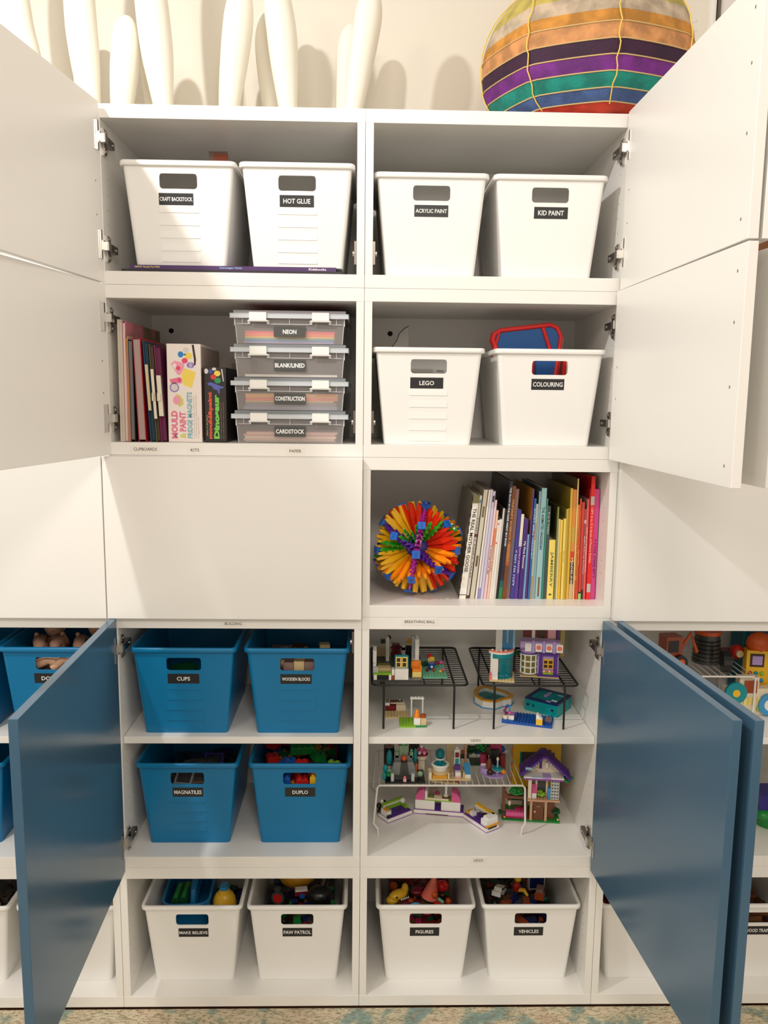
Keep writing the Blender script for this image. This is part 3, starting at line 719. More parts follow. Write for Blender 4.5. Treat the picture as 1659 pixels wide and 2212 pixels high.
def pad(label, x, w, h, col, edge, dx):
    t = thing('notebook', label, 'notebook', (x, 2.0, zf+.02), 0, 'notebooks among the folders')
    one('pages', t, lambda m: skew_slab(m, .12, w-.12, 0, 22, .5, h, dx, mt('pg_'+label[:10], col, .8)))
    m = MB(); skew_slab(m, 0, .1, -.15, 22.3, 0, h+.4, dx, mt('cv_'+label[:10], edge, .4)); skew_slab(m, w-.1, w, -.15, 22.3, 0, h+.4, dx, mt('cv_'+label[:10], edge, .4)); m.build('cover', t)
pad('thick grey-paged notebook with dark cover', -53.62, 1.0, 22.8, (110, 106, 106), (44, 40, 44), -.05)
pad('thick notebook with bright red cover edges and grey pages', -51.85, 1.7, 23.2, (170, 146, 142), (176, 30, 44), -.72)
def clipboard(label, x, w, h, col, dx, clip, ruler=False):
    t = thing('clipboard', label, 'clipboard', (x, 2.4, zf+.02), 0, 'clipboards beside the kits')
    m = MB(); skew_slab(m, 0, .25, 0, 22.5, 0, h, dx, mt('cb_'+label[:12], col, .35)); m.build('board', t, bevel=.08)
    m = MB(); skew_slab(m, .25, w-.15, .5, 21, 0.2, h-.6, dx*.97, mt('cbp_'+label[:12], tuple(int(v*.72) for v in col), .6)); m.build('paper_stack', t)
    f = lambda zz: dx*zz/h
    if clip:
        steel = mt('clip_steel', (226, 218, 200), .25, .85)
        m = MB(); z0, z1 = clip
        skew_slab(m, .25+f(z0), w-.1+f(z0), -1.1, .4, z0, z1, f(z1)-f(z0), steel); m.build('clip', t, bevel=.1)
        one('clip_lever', t, lambda m: m.box(.3+f(12), -1.7, 9.3, w-.25+f(12), -1.1, 11.3, steel), bevel=.15)
    if ruler:
        m = MB(); skew_slab(m, .3+f(7), .95+f(7), -.6, -.3, 7.2, 17.6, f(17.6)-f(7.2), mt('wood_ruler', (206, 190, 150), .5)); m.build('ruler', t)
clipboard('teal clipboard with a wooden ruler clipped on', -49.3, 1.2, 23.0, (10, 70, 100), -1.3, None, True)
clipboard('brown clipboard with a bright steel clip', -48.0, 1.05, 22.2, (96, 80, 46), -1.2, (5.3, 16.6))
clipboard('magenta clipboard with a bright steel clip', -46.85, 1.4, 22.0, (128, 16, 84), -1.15, (5.9, 15.2))

def poly(m, pts, y, mat, x0, z0, s=1): m.prism([(x0+px*s, z0+pz*s) for px, pz in pts], y-.012, y, mat, axis='y')
def disc(m, x, z, rx, rz, y, mat, n=16): m.prism([(x+rx*math.cos(2*math.pi*k/n), z+rz*math.sin(2*math.pi*k/n)) for k in range(n)], y-.012, y, mat, axis='y')
def kit_white():
    w, h, d = 7.75, 22.4, 24; t = thing('kit_box', 'tall white craft kit box MOULD & PAINT fridge magnets', 'box', (-45.15, 2.6, zf+.02))
    one('carton', t, lambda m: m.box(0, 0, 0, w, d, h, mt('white_card', (236, 226, 220), .45)), bevel=.08)
    one('side_print', t, lambda m: (m.box(w, .6, .4, w+.01, d-.5, h-.5, mt('side_grey', (176, 160, 150), .5)), m.box(w+.01, .4, 1, w+.02, 1.3, 17, mt('side_plum', (120, 40, 70), .5))))
    pk = mt('print_pink', (226, 116, 146), .5); yl = mt('print_yellow', (240, 212, 90), .5); bl = mt('print_blue', (40, 130, 196), .5); lav = mt('print_lavender', (150, 124, 190), .5)
    up = (-1, 0, 0); rt = (0, 0, 1)
    text('MOULD', 6.4, 1.5, pk, (1.45, -.02, 4.0), rt, up, t, bold=.05); text('PAINT', 4.5, 1.5, pk, (3.35, -.02, 4.7), rt, up, t, bold=.04)
    text('&', 1.4, 1.4, mt('print_lime', (206, 206, 110), .5), (3.4, -.02, 1.5), rt, up, t, bold=.03)
    text('FRIDGE MAGNETS', 10.6, 1.2, mt('print_aqua', (120, 176, 190), .5), (5.0, -.02, 6.2), rt, up, t, bold=.03)
    for k, (x, L_) in enumerate(((6.0, 9.6), (6.5, 10.0), (7.0, 5.0))):
        text('model and paint your own magnets, everything included' if k < 2 else 'for ages five and over', L_, .26, mt('print_grey', (150, 130, 130), .5), (x, -.02, .9+L_/2), rt, up, t, bold=0)
    def art(m):
        m_ = mt('print_palepink', (240, 156, 180), .5); gr = mt('print_grey', (150, 130, 130), .5)
        disc(m, 4.4, 21.0, .7, .6, 0, mt('print_palegrey', (214, 206, 206), .5)); disc(m, 3.2, 20.0, .65, .7, 0, bl); disc(m, 4.1, 20.0, .3, .2, 0, bl)
        disc(m, 5.0, 19.7, .9, .75, 0, yl); disc(m, 4.1, 18.6, .7, .6, 0, mt('print_rose', (226, 70, 110), .5)); disc(m, 5.4, 17.6, .9, .7, 0, lav); disc(m, 5.4, 17.6, .35, .7, -.013, mt('print_lav2', (186, 170, 214), .5))
        poly(m, [(5.75, 22.2), (6.25, 22.2), (6.7, 18.9), (6.55, 17.6), (6.2, 17.6), (6.2, 18.9)], 0, mt('print_black', (50, 30, 34), .5), 0, 0)
        poly(m, [(.9, 17.8), (1.8, 18.6), (4.0, 18.0), (3.9, 16.8), (3.0, 15.3), (2.4, 15.4)], 0, m_, 0, 0); disc(m, 2.6, 16.9, .5, .5, -.013, mt('print_rose', (226, 70, 110), .5))
        poly(m, [(1.2, 17.6), (1.8, 18.1), (2.2, 17.6), (1.8, 16.6)], -.013, mt('white_card', (236, 226, 220), .45), 0, 0)
        poly(m, [(4.0, 16.9), (6.6, 16.0), (5.6, 12.4), (3.7, 13.1), (3.2, 15.2)], 0, yl, 0, 0)
        poly(m, [(.5, 14.3), (2.9, 14.9), (3.4, 14.4), (3.3, 13.5), (.9, 13.4)], 0, pk, 0, 0); disc(m, 2.8, 14.2, .4, .4, -.013, mt('print_rose', (226, 70, 110), .5))
        disc(m, 1.6, 12.5, 1.1, 1.1, 0, lav, 20); disc(m, 1.6, 12.5, .8, .8, -.013, mt('print_palegrey', (214, 206, 206), .5), 20)
        poly(m, [(1.8, 11.0), (2.8, 10.8), (3.6, 9.8), (3.6, 8.6), (2.6, 8.0), (1.8, 9.6)], 0, mt('print_lime', (206, 206, 110), .5), 0, 0); disc(m, 2.1, 9.6, .9, 1.0, -.013, m_, 18)
    one('printed_artwork', t, art)
kit_white()
def kit_black():
    w, h, d = 5.0, 17.2, 22; t = thing('kit_box', 'shorter black craft kit box Mould&Paint Dinosaur', 'box', (-36.75, 2.9, zf+.02))
    one('carton', t, lambda m: m.box(0, 0, 0, w, d, h, mt('black_card', (36, 30, 28), .4)), bevel=.08)
    up = (-1, 0, 0); rt = (0, 0, 1)
    text('mould&paint', 10.8, 1.15, mt('print_redorange', (226, 84, 52), .5), (1.35, -.02, 6.2), rt, up, t, bold=.05)
    text('Dinosaur', 10.2, 1.3, mt('print_green', (120, 200, 80), .5), (2.7, -.02, 5.9), rt, up, t, bold=.06)
    text('Glow in the Dark', 4.8, .3, mt('print_lime', (206, 206, 110), .5), (.5, -.02, 3.9), rt, up, t, bold=0)
    for k, x in enumerate((3.75, 4.3)): text('easy to make dinosaur models and paint them', 8.6, .26, mt('print_tan', (190, 130, 90), .5), (x, -.02, 5.0), rt, up, t, bold=0)
    def art(m):
        disc(m, .5, 16.3, .45, .6, 0, mt('print_palegrey', (214, 206, 206), .5)); disc(m, 1.5, 16.2, .5, .55, 0, mt('print_navy', (60, 76, 140), .5)); disc(m, 2.3, 16.8, .5, .35, 0, mt('print_palegrey', (214, 206, 206), .5))
        disc(m, 3.0, 15.8, .75, .65, 0, mt('print_yellow', (240, 212, 90), .5)); disc(m, 2.1, 15.0, .65, .6, 0, mt('print_red', (220, 60, 50), .5)); disc(m, 3.1, 14.2, .75, .65, 0, mt('print_emerald', (40, 150, 90), .5))
        poly(m, [(3.9, 16.8), (4.2, 16.8), (4.5, 14.0), (4.3, 14.0)], 0, mt('print_palegrey', (214, 206, 206), .5), 0, 0)
        poly(m, [(.7, 13.6), (1.4, 13.8), (2.4, 13.5), (3.8, 12.9), (4.5, 12.8), (4.4, 12.5), (3.5, 12.3), (3.5, 11.2), (3.2, 11.2), (3.0, 12.0), (2.2, 12.2), (1.6, 13.0), (.9, 13.1)], 0, mt('print_periwinkle', (90, 96, 180), .5), 0, 0)
    one('printed_artwork', t, art)
kit_black()
t = thing('kit_box', 'plain grey box standing behind the two craft kits', 'box', (-36.6, 12.5, zf+.02))
t.location.y = .256
one('carton', t, lambda m: m.box(0, 0, 0, 7.4, 12.5, 20.4, mt('grey_card', (150, 140, 130), .6)), bevel=.1)
one('closure_tab', t, lambda m: m.box(2.5, -.03, 15.5, 4.6, 0, 19.0, mt('grey_card2', (120, 108, 100), .6)))

# ---------------------------------------------------------------- clear latch boxes of paper
CLR = clear('clear_box', (214, 208, 206), .34, .12); CLID = clear('clear_lid', (226, 232, 238), .62, .3); CEDGE = clear('clear_edge', (232, 236, 240), .7, .2)
def paperbox(label, txt, k, sheets, tw):
    t = thing('latch_box', label, 'box', (-17.0, 2.3, zf+.03+k*7.55), 0, 'clear latch boxes of paper'); H = 6.5; W0, W1, Dp = 12.0, 12.55, 30
    def shell(m):
        def r_(z, o_): w = W0+(W1-W0)*z/H; return [(-w-o_, -o_+.5-.5*z/H, z), (w+o_, -o_+.5-.5*z/H, z), (w+o_, Dp+o_, z), (-w-o_, Dp+o_, z)]
        vs = r_(0, 0)+r_(H, 0); m.add(vs, [(0, 1, 2, 3)]+[(i, (i+1) % 4, 4+(i+1) % 4, 4+i) for i in range(4)], CLR)
    one('body', t, shell)
    def rim(m):
        for x in (-W1-.02, W1-.12): m.box(x, -.12, 4.0, x+.16, .04, H, CEDGE)
        m.box(-4.9, -.2, 4.3, 4.6, -.05, 4.42, CEDGE); m.box(-.06, -.25, 4.3, .06, -.05, H, CEDGE)
        for s in (-1, 1):
            m.box(min(s*9.3, s*12.0), -.2, 4.3, max(s*9.3, s*12.0), -.05, 4.42, CEDGE); m.box(s*10.7-.06, -.25, 4.3, s*10.7+.06, -.05, H, CEDGE)
            for xx in (s*9.2, s*4.9): m.hexa([(xx-.25, -.3, 4.3), (xx+.25, -.3, 4.3), (xx+.25, -.05, 4.3), (xx-.25, -.05, 4.3), (xx-.35, -.45, 5.2), (xx+.35, -.45, 5.2), (xx+.35, -.05, 5.2), (xx-.35, -.05, 5.2)], CEDGE)
        for x in (-W0, W0): m.hexa([(x-.07, .4, .0), (x+.07, .4, 0), (x+.07, .55, 0), (x-.07, .55, 0), (x*1.045-.07, -.1, H), (x*1.045+.07, -.1, H), (x*1.045+.07, .05, H), (x*1.045-.07, .05, H)], CEDGE)
    tag(one('moulded_rib', t, rim), kind='stuff')
    one('lid', t, lambda m: (m.box(-13.5, -.9, H, 13.5, Dp+.8, H+.18, CLID), m.box(-13.5, -.9, H-.9, 13.5, -.72, H, CLID), m.box(-13.5, -.9, H-.9, -13.3, Dp+.8, H, CLID), m.box(13.3, -.9, H-.9, 13.5, Dp+.8, H, CLID), m.box(-12.8, .2, H+.18, 12.8, Dp-.4, H+.95, clear('clear_rise', (226, 232, 238), .3, .3))), bevel=.06)
    for s in (-1, 1):
        one('latch', t, lambda m: (m.box(s*7.1-1.95, -1.35, H-1.45, s*7.1+1.95, -1.0, H+.2, BINW), m.box(s*7.1-1.95, -1.35, H+.2, s*7.1+1.95, .6, H+.42, BINW), m.cyl((s*7.1-2.2, -1.05, H-1.5), (s*7.1+2.2, -1.05, H-1.5), .22, BINW, n=8)), bevel=.08)
    lo_ = one('label_plate', t, lambda m: m.box(-3.6, -.09, 1.5, 3.6, -.01, 3.9, mt('label_grey', (72, 74, 72), .35)))
    text(txt, tw, 1.0, INKW, (0, -.1, 2.7), parent=lo_, bold=.03)
    z = .12
    for (hh, col, x0, x1) in sheets:
        c = thing('paper_stack', col[0], 'paper', (-17.0, 2.3, zf+.03+k*7.55+z), 0, 'paper inside the clear boxes')
        one('sheets', c, lambda m: m.box(x0, 1.0, 0, x1, 28, hh-.02, mt('paper_'+col[0][:16], col[1], .85, noise=(4, tuple(int(v*.93) for v in col[1]), 2))))
        z += hh
paperbox('clear latch box labelled CARDSTOCK, bottom of the stack', 'CARDSTOCK', 0, [(.35, ('grey card at the bottom of the lowest clear box', (150, 146, 140)), -10.6, 10.6), (.55, ('pinkish beige card above the grey in the lowest box', (206, 168, 150)), -10.9, 10.3), (.5, ('cream card layer in the middle of the lowest box', (222, 200, 180)), -10.6, 10.6), (.5, ('rose card layer in the lowest box', (210, 150, 140)), -10.9, 10.4), (.25, ('top cream sheet in the lowest box', (228, 206, 190)), -10.3, 10.8), (.25, ('thin pink card on top in the lowest box', (226, 170, 160)), -10.3, 10.9)], 6.6)
paperbox('clear latch box labelled CONSTRUCTION, second from the bottom', 'CONSTRUCTION', 1, [(.8, ('blue grey construction paper at the bottom', (120, 124, 150)), -10.8, 10.8), (.9, ('dark grey construction paper', (112, 108, 110)), -10.4, 10.6), (.4, ('thin mustard construction paper', (196, 160, 100)), -10.4, 10.0), (.7, ('coral red construction paper', (226, 116, 84)), -10.3, 10.9), (.9, ('orange construction paper on top', (230, 164, 92)), -10.4, 10.9)], 6.8)
paperbox('clear latch box labelled BLANK/LINED, second from the top', 'BLANK/LINED', 2, [(.55, ('white blank paper lying low in its box', (232, 226, 218)), -10.4, 10.8)], 6.8)
paperbox('clear latch box labelled NEON, top of the stack', 'NEON', 3, [(.4, ('lilac neon paper at the bottom of the top box', (150, 140, 180)), -10.6, 10.0), (.55, ('blue neon paper low in the top clear box', (70, 130, 180)), -10.5, 10.0), (.3, ('green neon paper in the top clear box', (130, 180, 130)), -10.4, 10.1), (.35, ('yellow neon paper in the top clear box', (250, 190, 90)), -10.3, 10.1), (.7, ('orange neon paper in the top clear box', (255, 130, 80)), -10.3, 10.1), (.5, ('hot pink neon paper on top', (255, 80, 96)), -10.3, 10.2)], 3.1)
t = thing('folder', 'red pocket folder lying on top of the NEON box', 'folder', (-17, 4.2, zf+.03+4*7.55-.05), 0)
one('cover', t, lambda m: m.box(-11.8, 4, 0, 12.4, 28, .25, mt('red_cover', (190, 20, 50), .4)))
one('pages', t, lambda m: m.box(-11.6, 4.2, .26, 12.2, 27.8, .36, mt('red_page', (200, 60, 80), .6)))

# ---------------------------------------------------------------- wire racks
ZS = 71.53
def rack_black(label, x, rz=0):
    t = thing('wire_rack', label, 'rack', (x, 6.4, ZS), rz, 'black wire shelf racks'); H = 11.4; W = 24.0; Dp = 30.5
    k = mt('black_wire', (16, 14, 14), .4)
    def fr(m):
        pts = rrect(0, 0, W, Dp, 1.4, 4); m.tube([(a, b, H) for a, b in pts]+[(pts[0][0], pts[0][1], H)], .3, k, 8)
    one('frame', t, fr)
    for i in range(17): one('wire', t, lambda m: m.tube([(.2, 1.7+i*1.72, H+.18), (W-.2, 1.7+i*1.72, H+.18)], .15, k, 6))
    for xx in (3.0, W-3.4):
        def lg(m):
            p = [(xx, .0, 0), (xx, .1, H-1.0), (xx, .35, H-.3), (xx, 1.0, H-.12)]; q = [(xx, Dp-b, c) for _, b, c in p][::-1]
            m.tube(p+q, .27, k, 8)
        one('leg', t, lg)
    one('rear_brace', t, lambda m: m.tube([(W*.55, .3, H-.1), (W*.55, Dp-.3, H-.1)], .2, k, 6))
rack_black('black wire rack on the left, carrying the garden cafe models', 2.6)
rack_black('black wire rack on the right, carrying the purple shop model', 30.3, -.6)
def rack_white(label, x, y, z, W, H, Dp, pitch, kink=True):
    t = thing('wire_rack', label, 'rack', (x, y, z), 0); k = mt('white_wire', (232, 228, 220), .35)
    for yy in (0, Dp):
        def rail(m):
            lo_ = [(0-.9, yy, 3.2), (.2, yy, 1.7), (.3, yy, 0)] if kink else [(0, yy, 0)]
            hi_ = [(W+.4, yy, 3.2), (W-.4, yy, 1.7), (W-.5, yy, 0)] if kink else [(W, yy, 0)]
            m.tube(lo_[::-1]+[(0, yy, H-.5), (.5, yy, H), (W-.6, yy, H), (W, yy, H-.6)]+hi_, .27, k, 8)
        one('rail', t, rail)
    n = int(W/pitch)
    for i in range(n+1):
        xx = .6+i*(W-1.2)/n
        one('wire', t, lambda m: m.tube([(xx, -.25, H+.22), (xx, Dp+.25, H+.22)], .13, k, 6))
rack_white('white wire rack on the lower shelf with small models on and under it', 4.3, 10.1, ZL, 38.3, 13.6, 20.5, 1.62)
rack_white('white wire rack on the shelf at the right edge', 75.5, 14.0, ZS, 27.3, 11.2, 20, 1.9, False)

# ---------------------------------------------------------------- plastic-brick models
def leafy(m, x, y, z, r, n, c, seed=1):
    q = random.Random(seed)
    for i in range(n):
        a, b = q.uniform(0, 6.28), q.uniform(-.5, .9); rr = r*q.uniform(.5, 1)
        m.ell((x+rr*math.cos(a)*math.cos(b), y+rr*math.sin(a)*math.cos(b), z+rr*.5*math.sin(b)), (.62, .62, .3), c, 7, 4)
def model(name, label, cat, loc, rz, parts, group=None):
    t = thing(name, label, cat, loc, rz, group)
    for (pn, shapes) in parts:
        if pn in ('crystal', 'flame', 'side', 'end', 'wheel', 'tyre', 'hub', 'door_post', 'button', 'shelf_pin'):
            grp = [[s_] for s_ in shapes]          # countable pieces: each its own part
        else: grp = [shapes]
        for shp in grp: part_mesh(pn, shp, t)
    return t
def part_mesh(pn, shapes, t):
        m = MB()
        for s in shapes:
            k = s[0]
            if k == 'b': m.box(*s[1:])
            elif k == 's': m.box(*s[1:]); m.studs(s[1], s[2], s[4], s[5], s[6], s[7])
            elif k == 'c': m.cyl((s[1], s[2], s[3]), (s[1], s[2], s[3]+s[5]), s[4], s[6], n=14)
            elif k == 'k': m.cyl((s[1], s[2], s[3]), (s[1], s[2], s[3]+s[5]), s[4], s[7], r1=s[6], n=14)
            elif k == 'e': m.ell((s[1], s[2], s[3]), (s[4], s[5], s[6]), s[7])
            elif k == 't': m.tube(s[1], s[2], s[3], 6)
            elif k == 'p': m.prism(s[1], s[2], s[3], s[4], axis=s[5])
            elif k == 'l': leafy(m, *s[1:])
        o = m.build(pn, t)
        if pn in ('foliage', 'shrub', 'bush', 'lime_shrub', 'rear_garden'): o['kind'] = 'stuff'
ZR = ZS+11.4+.36
GT = 'plastic brick models on the black racks'
def win(m_x, y, z, w, h, fr, gl, sub=2, d=.3):
    """window frame with panes: shapes list"""
    L_ = [('b', m_x, y, z, m_x+w, y+d, z+.22, fr), ('b', m_x, y, z+h-.22, m_x+w, y+d, z+h, fr), ('b', m_x, y, z, m_x+.22, y+d, z+h, fr), ('b', m_x+w-.22, y, z, m_x+w, y+d, z+h, fr), ('b', m_x, y, z+h/2-.1, m_x+w, y+d, z+h/2+.1, fr)]
    return L_, [('b', m_x+.2, y+d*.4, z+.2, m_x+w-.2, y+d*.6, z+h-.2, gl)]
wl, gl_ = win(8.3+.1, .5, 3.1, 1.25, 2.7, 'paleyellow', 'dbrown'); wr, gr_ = win(9.75, .5, 3.1, 1.25, 2.7, 'paleyellow', 'dbrown')
model('brick_cafe', 'grey-based brick cafe model with teal window and white pillars', 'toy model', (2.9-.05, 8.2, ZR), 0, [
 ('baseplate', [('s', 0, 0, 0, 12.3, 22.5, .3, 'dgrey'), ('s', 8.9, 0, .3, 12.3, 1.6, .32, 'grey')]),
 ('planter_wall', [('b', .2, 0, .3, 1.0, 1.2, 1.6, 'white'), ('b', 4.0, 0, .3, 4.6, 1.2, 1.6, 'white'), ('b', 1.0, .3, .3, 4.0, 1.2, 1.4, 'black'), ('s', .2, 0, 1.6, 4.6, 1.5, 1.95, 'lime'), ('b', 1.3, 2.2, 1.4, 4.6, 4.4, 2.6, 'tan'), ('s', 1.3, 4.4, 2.0, 4.4, 6.2, 2.6, 'olive')]),
 ('counter_block', [('b', 5.5, .1, .3, 8.9, 2.6, 3.1, 'white'), ('b', 4.7, .4, .3, 5.4, 2.2, 2.9, 'white'), ('b', 4.75, .1, .3, 5.4, .4, 1.4, 'rust')]),
 ('window', [('b', 5.5, .9, 3.1, 8.9, 1.5, 6.3, 'teal'), ('b', 5.75, .75, 3.3, 8.65, 1.0, 6.0, 'paleyellow'), ('b', 7.12, .6, 3.3, 7.28, .8, 6.0, 'orange')]+[('b', 5.95+i*1.5, .7, 3.5+j*1.25, 6.85+i*1.5, .78, 4.5+j*1.25, 'dbrown') for i in (0, 1) for j in (0, 1)]+[('c', 5.9+.8*i, 1.2, 6.3, .24, .18, 'teal') for i in range(4)]),
 ('left_pillar', [('b', .05, .6, 1.9, 1.3, 1.4, 3.4, 'lgrey'), ('b', 0, 2.8, .3, .9, 3.6, 7.4, 'white'), ('b', .05, 1.4, 3.2, .7, 2.8, 4.0, 'white'), ('c', .45, 2.6, 7.4, .55, .9, 'lgrey'), ('e', .45, 2.3, 7.9, .5, .15, .45, 'black')]),
 ('lamp_post', [('b', 3.6, 14.5, .3, 4.5, 15.3, 6.5, 'white'), ('e', 4.05, 14.9, 6.6, .5, .45, .5, 'white'), ('b', 2.2, 15.3, 5.0, 3.4, 16.2, 6.0, 'black'), ('e', 4.4, 15.5, 6.6, .6, .5, .6, 'black')]),
 ('right_pillar', [('b', 10.4, 6.0, .3, 12.0, 7.0, 3.6, 'white'), ('b', 10.9, 6.3, 3.6, 11.9, 7.0, 9.0, 'white'), ('b', 10.2, 9.5, .3, 11.0, 10.4, 8.8, 'lgrey'), ('e', 11.4, 6.7, 9.2, .5, .5, .9, 'lgrey')]),
 ('couch', [('b', 10.0, 1.7, .4, 12.3, 3.5, 1.8, 'paleyellow'), ('b', 10.0, 1.7, 1.8, 12.3, 4.0, 2.6, 'orange'), ('b', 9.8, 3.6, 2.0, 12.2, 4.6, 4.0, 'orange'), ('b', 11.9, 1.7, 2.6, 12.3, 4.0, 3.6, 'orange')]),
 ('rear_counter', [('b', .8, 18.5, .3, 5, 21, 2.6, 'tan'), ('b', 5.4, 18.6, .3, 7.4, 20.5, 3.6, 'darkred'), ('b', 8.0, 18.8, .3, 9.0, 20.0, 3.4, 'white'), ('b', 8.0, 18.8, 2.0, 9.0, 19.6, 2.8, 'teal'), ('b', 9.2, 18.8, .3, 11.3, 21.2, 3.4, 'black'), ('b', 9.2, 18.8, 3.4, 11.3, 21.2, 4.0, 'tan'), ('e', 9.9, 19.8, 4.5, .28, .28, .75, 'gold'), ('e', 10.6, 19.8, 4.5, .28, .28, .75, 'gold')]),
 ('mini_figure', [('b', 6.7, 15.8, .3, 7.4, 16.4, 1.6, 'blue'), ('b', 6.6, 15.8, 1.6, 7.5, 16.4, 3.2, 'darkred'), ('e', 7.05, 16.1, 3.9, .6, .6, .65, 'dbrown'), ('t', [(7.4, 16, 2.6), (7.9, 15.4, 3.4), (7.8, 15.3, 4.4)], .14, 'magenta')]),
 ('dish', [('e', 2.2, 7.5, .8, .8, .8, .35, 'lgrey')])], GT)
model('brick_garden', 'small mint green brick garden with a blue pot and flowers', 'toy model', (15.5, 10.2, ZR), 0, [
 ('baseplate', [('s', 0, 0, 0, 6.3, 13.4, .35, 'mint')]),
 ('pot', [('k', 2.7, 6.0, .35, .75, 1.7, 1.0, 'blue'), ('e', 2.7, 5.15, 1.3, .35, .12, .4, 'white')]),
 ('garden_figure', [('b', 1.9, 7.6, .35, 3.1, 8.3, 3.0, 'tan'), ('c', 2.3, 8.0, 3.0, .55, .9, 'red'), ('b', 2.4, 7.3, 2.2, 3.5, 7.6, 3.3, 'yellow')]),
 ('flower', [('e', 1.5, 4.2, .8, .45, .45, .45, 'darkred'), ('e', 3.1, 4.2, .8, .45, .45, .45, 'rust'), ('e', 4.8, 3.2, .8, .45, .45, .4, 'yellow'), ('e', 5.6, 4.2, .9, .6, .5, .35, 'pink'), ('e', 4.4, 9.6, .9, .7, .6, .5, 'magenta'), ('e', 5.6, 10.0, .9, .7, .6, .5, 'pink')]),
 ('bush', [('l', 1.0, 8.8, .9, 1.0, 8, 'darkgreen')])], GT)
def curved(x, y, r, a0, a1, z0, z1, n=7, th=.35):
    P_ = [(x+r*math.cos(R(a0+(a1-a0)*i/n)), y+r*math.sin(R(a0+(a1-a0)*i/n))) for i in range(n+1)]
    Q_ = [(x+(r-th)*math.cos(R(a1-(a1-a0)*i/n)), y+(r-th)*math.sin(R(a1-(a1-a0)*i/n))) for i in range(n+1)]
    return P_+Q_
model('brick_aquarium', 'white and clear turquoise brick tower with coral rim', 'toy model', (32.2, 8.1, ZR), -9, [
 ('baseplate', [('s', 0, 0, 0, 6.2, 7.4, .35, 'tan')]),
 ('front_wall', [('b', .5, .5, .35, 2.0, 1.1, 5.8, 'white'), ('b', .1, .8, .35, .6, 3.0, 7.5, 'white'), ('b', -.1, .2, .35, .5, 1.0, 1.6, 'coral'), ('b', -.1, .2, 1.6, .3, 1.0, 2.3, 'pink')]),
 ('glass_wall', [('p', curved(2.4, 4.2, 3.4, -92, 30, 0, 0), .5, 5.9, 'xteal', 'z')]),
 ('trim_band', [('p', curved(2.4, 4.2, 3.5, -140, 30, 0, 0, 9), 5.9, 6.9, 'teal', 'z'), ('p', curved(2.4, 4.2, 3.6, -140, 30, 0, 0, 9), 6.9, 7.4, 'white', 'z'), ('p', curved(2.4, 4.2, 3.6, -140, 30, 0, 0, 9), 7.4, 7.8, 'coral', 'z')]+[('c', 2.4+3.3*math.cos(R(a)), 4.2+3.3*math.sin(R(a)), 7.8, .28, .25, 'white') for a in (-125, -105, -85, -65)]),
 ('tall_pillar', [('b', 1.3, 4.2, .35, 2.9, 5.4, 13.0, 'white')]),
 ('upper_glass', [('b', 2.95, 4.2, 7.4, 6.2, 4.5, 13.0, 'xazure'), ('b', 4.0, 4.1, 9, 4.4, 4.2, 13, 'paleblue'), ('b', 5.6, 4.1, 7.6, 6.1, 4.25, 13, 'paleblue')]),
 ('turquoise_floor', [('b', .8, 1.6, .35, 4.8, 5.8, 1.2, 'teal'), ('e', 4.1, 1.5, 1.4, .5, .4, .4, 'xazure'), ('t', [(2.2, 1.4, 1.2), (3.6, 1.2, 1.3)], .2, 'paleblue'), ('b', 3.0, 3.5, 1.2, 4.0, 5.0, 3.2, 'darkred')]),
 ('rear_garden', [('l', 6.3, 8.6, 5, 1.4, 12, 'darkgreen', 3), ('c', 6.3, 8.8, .1, .3, 5, 'dbrown'), ('b', 5.6, 8.0, 0, 7.0, 9.4, .3, 'darkred')])], GT)
bay = []
for i in range(3):
    for j in range(3):
        a = -150+i*40; bay.append((a, .9+j*1.6))
def bayframe():
    L_ = []
    for i in range(4):
        a = R(-160+i*41); L_.append(('b', 2.1+2.15*math.cos(a)-.16, 2.3+2.15*math.sin(a)-.16, .7, 2.1+2.15*math.cos(a)+.16, 2.3+2.15*math.sin(a)+.16, 5.9, 'white'))
    for z in (.6, 2.2, 3.8, 5.5): L_.append(('p', curved(2.1, 2.3, 2.3, -175, -5, 0, 0, 8, .3), z, z+.32, 'white', 'z'))
    return L_
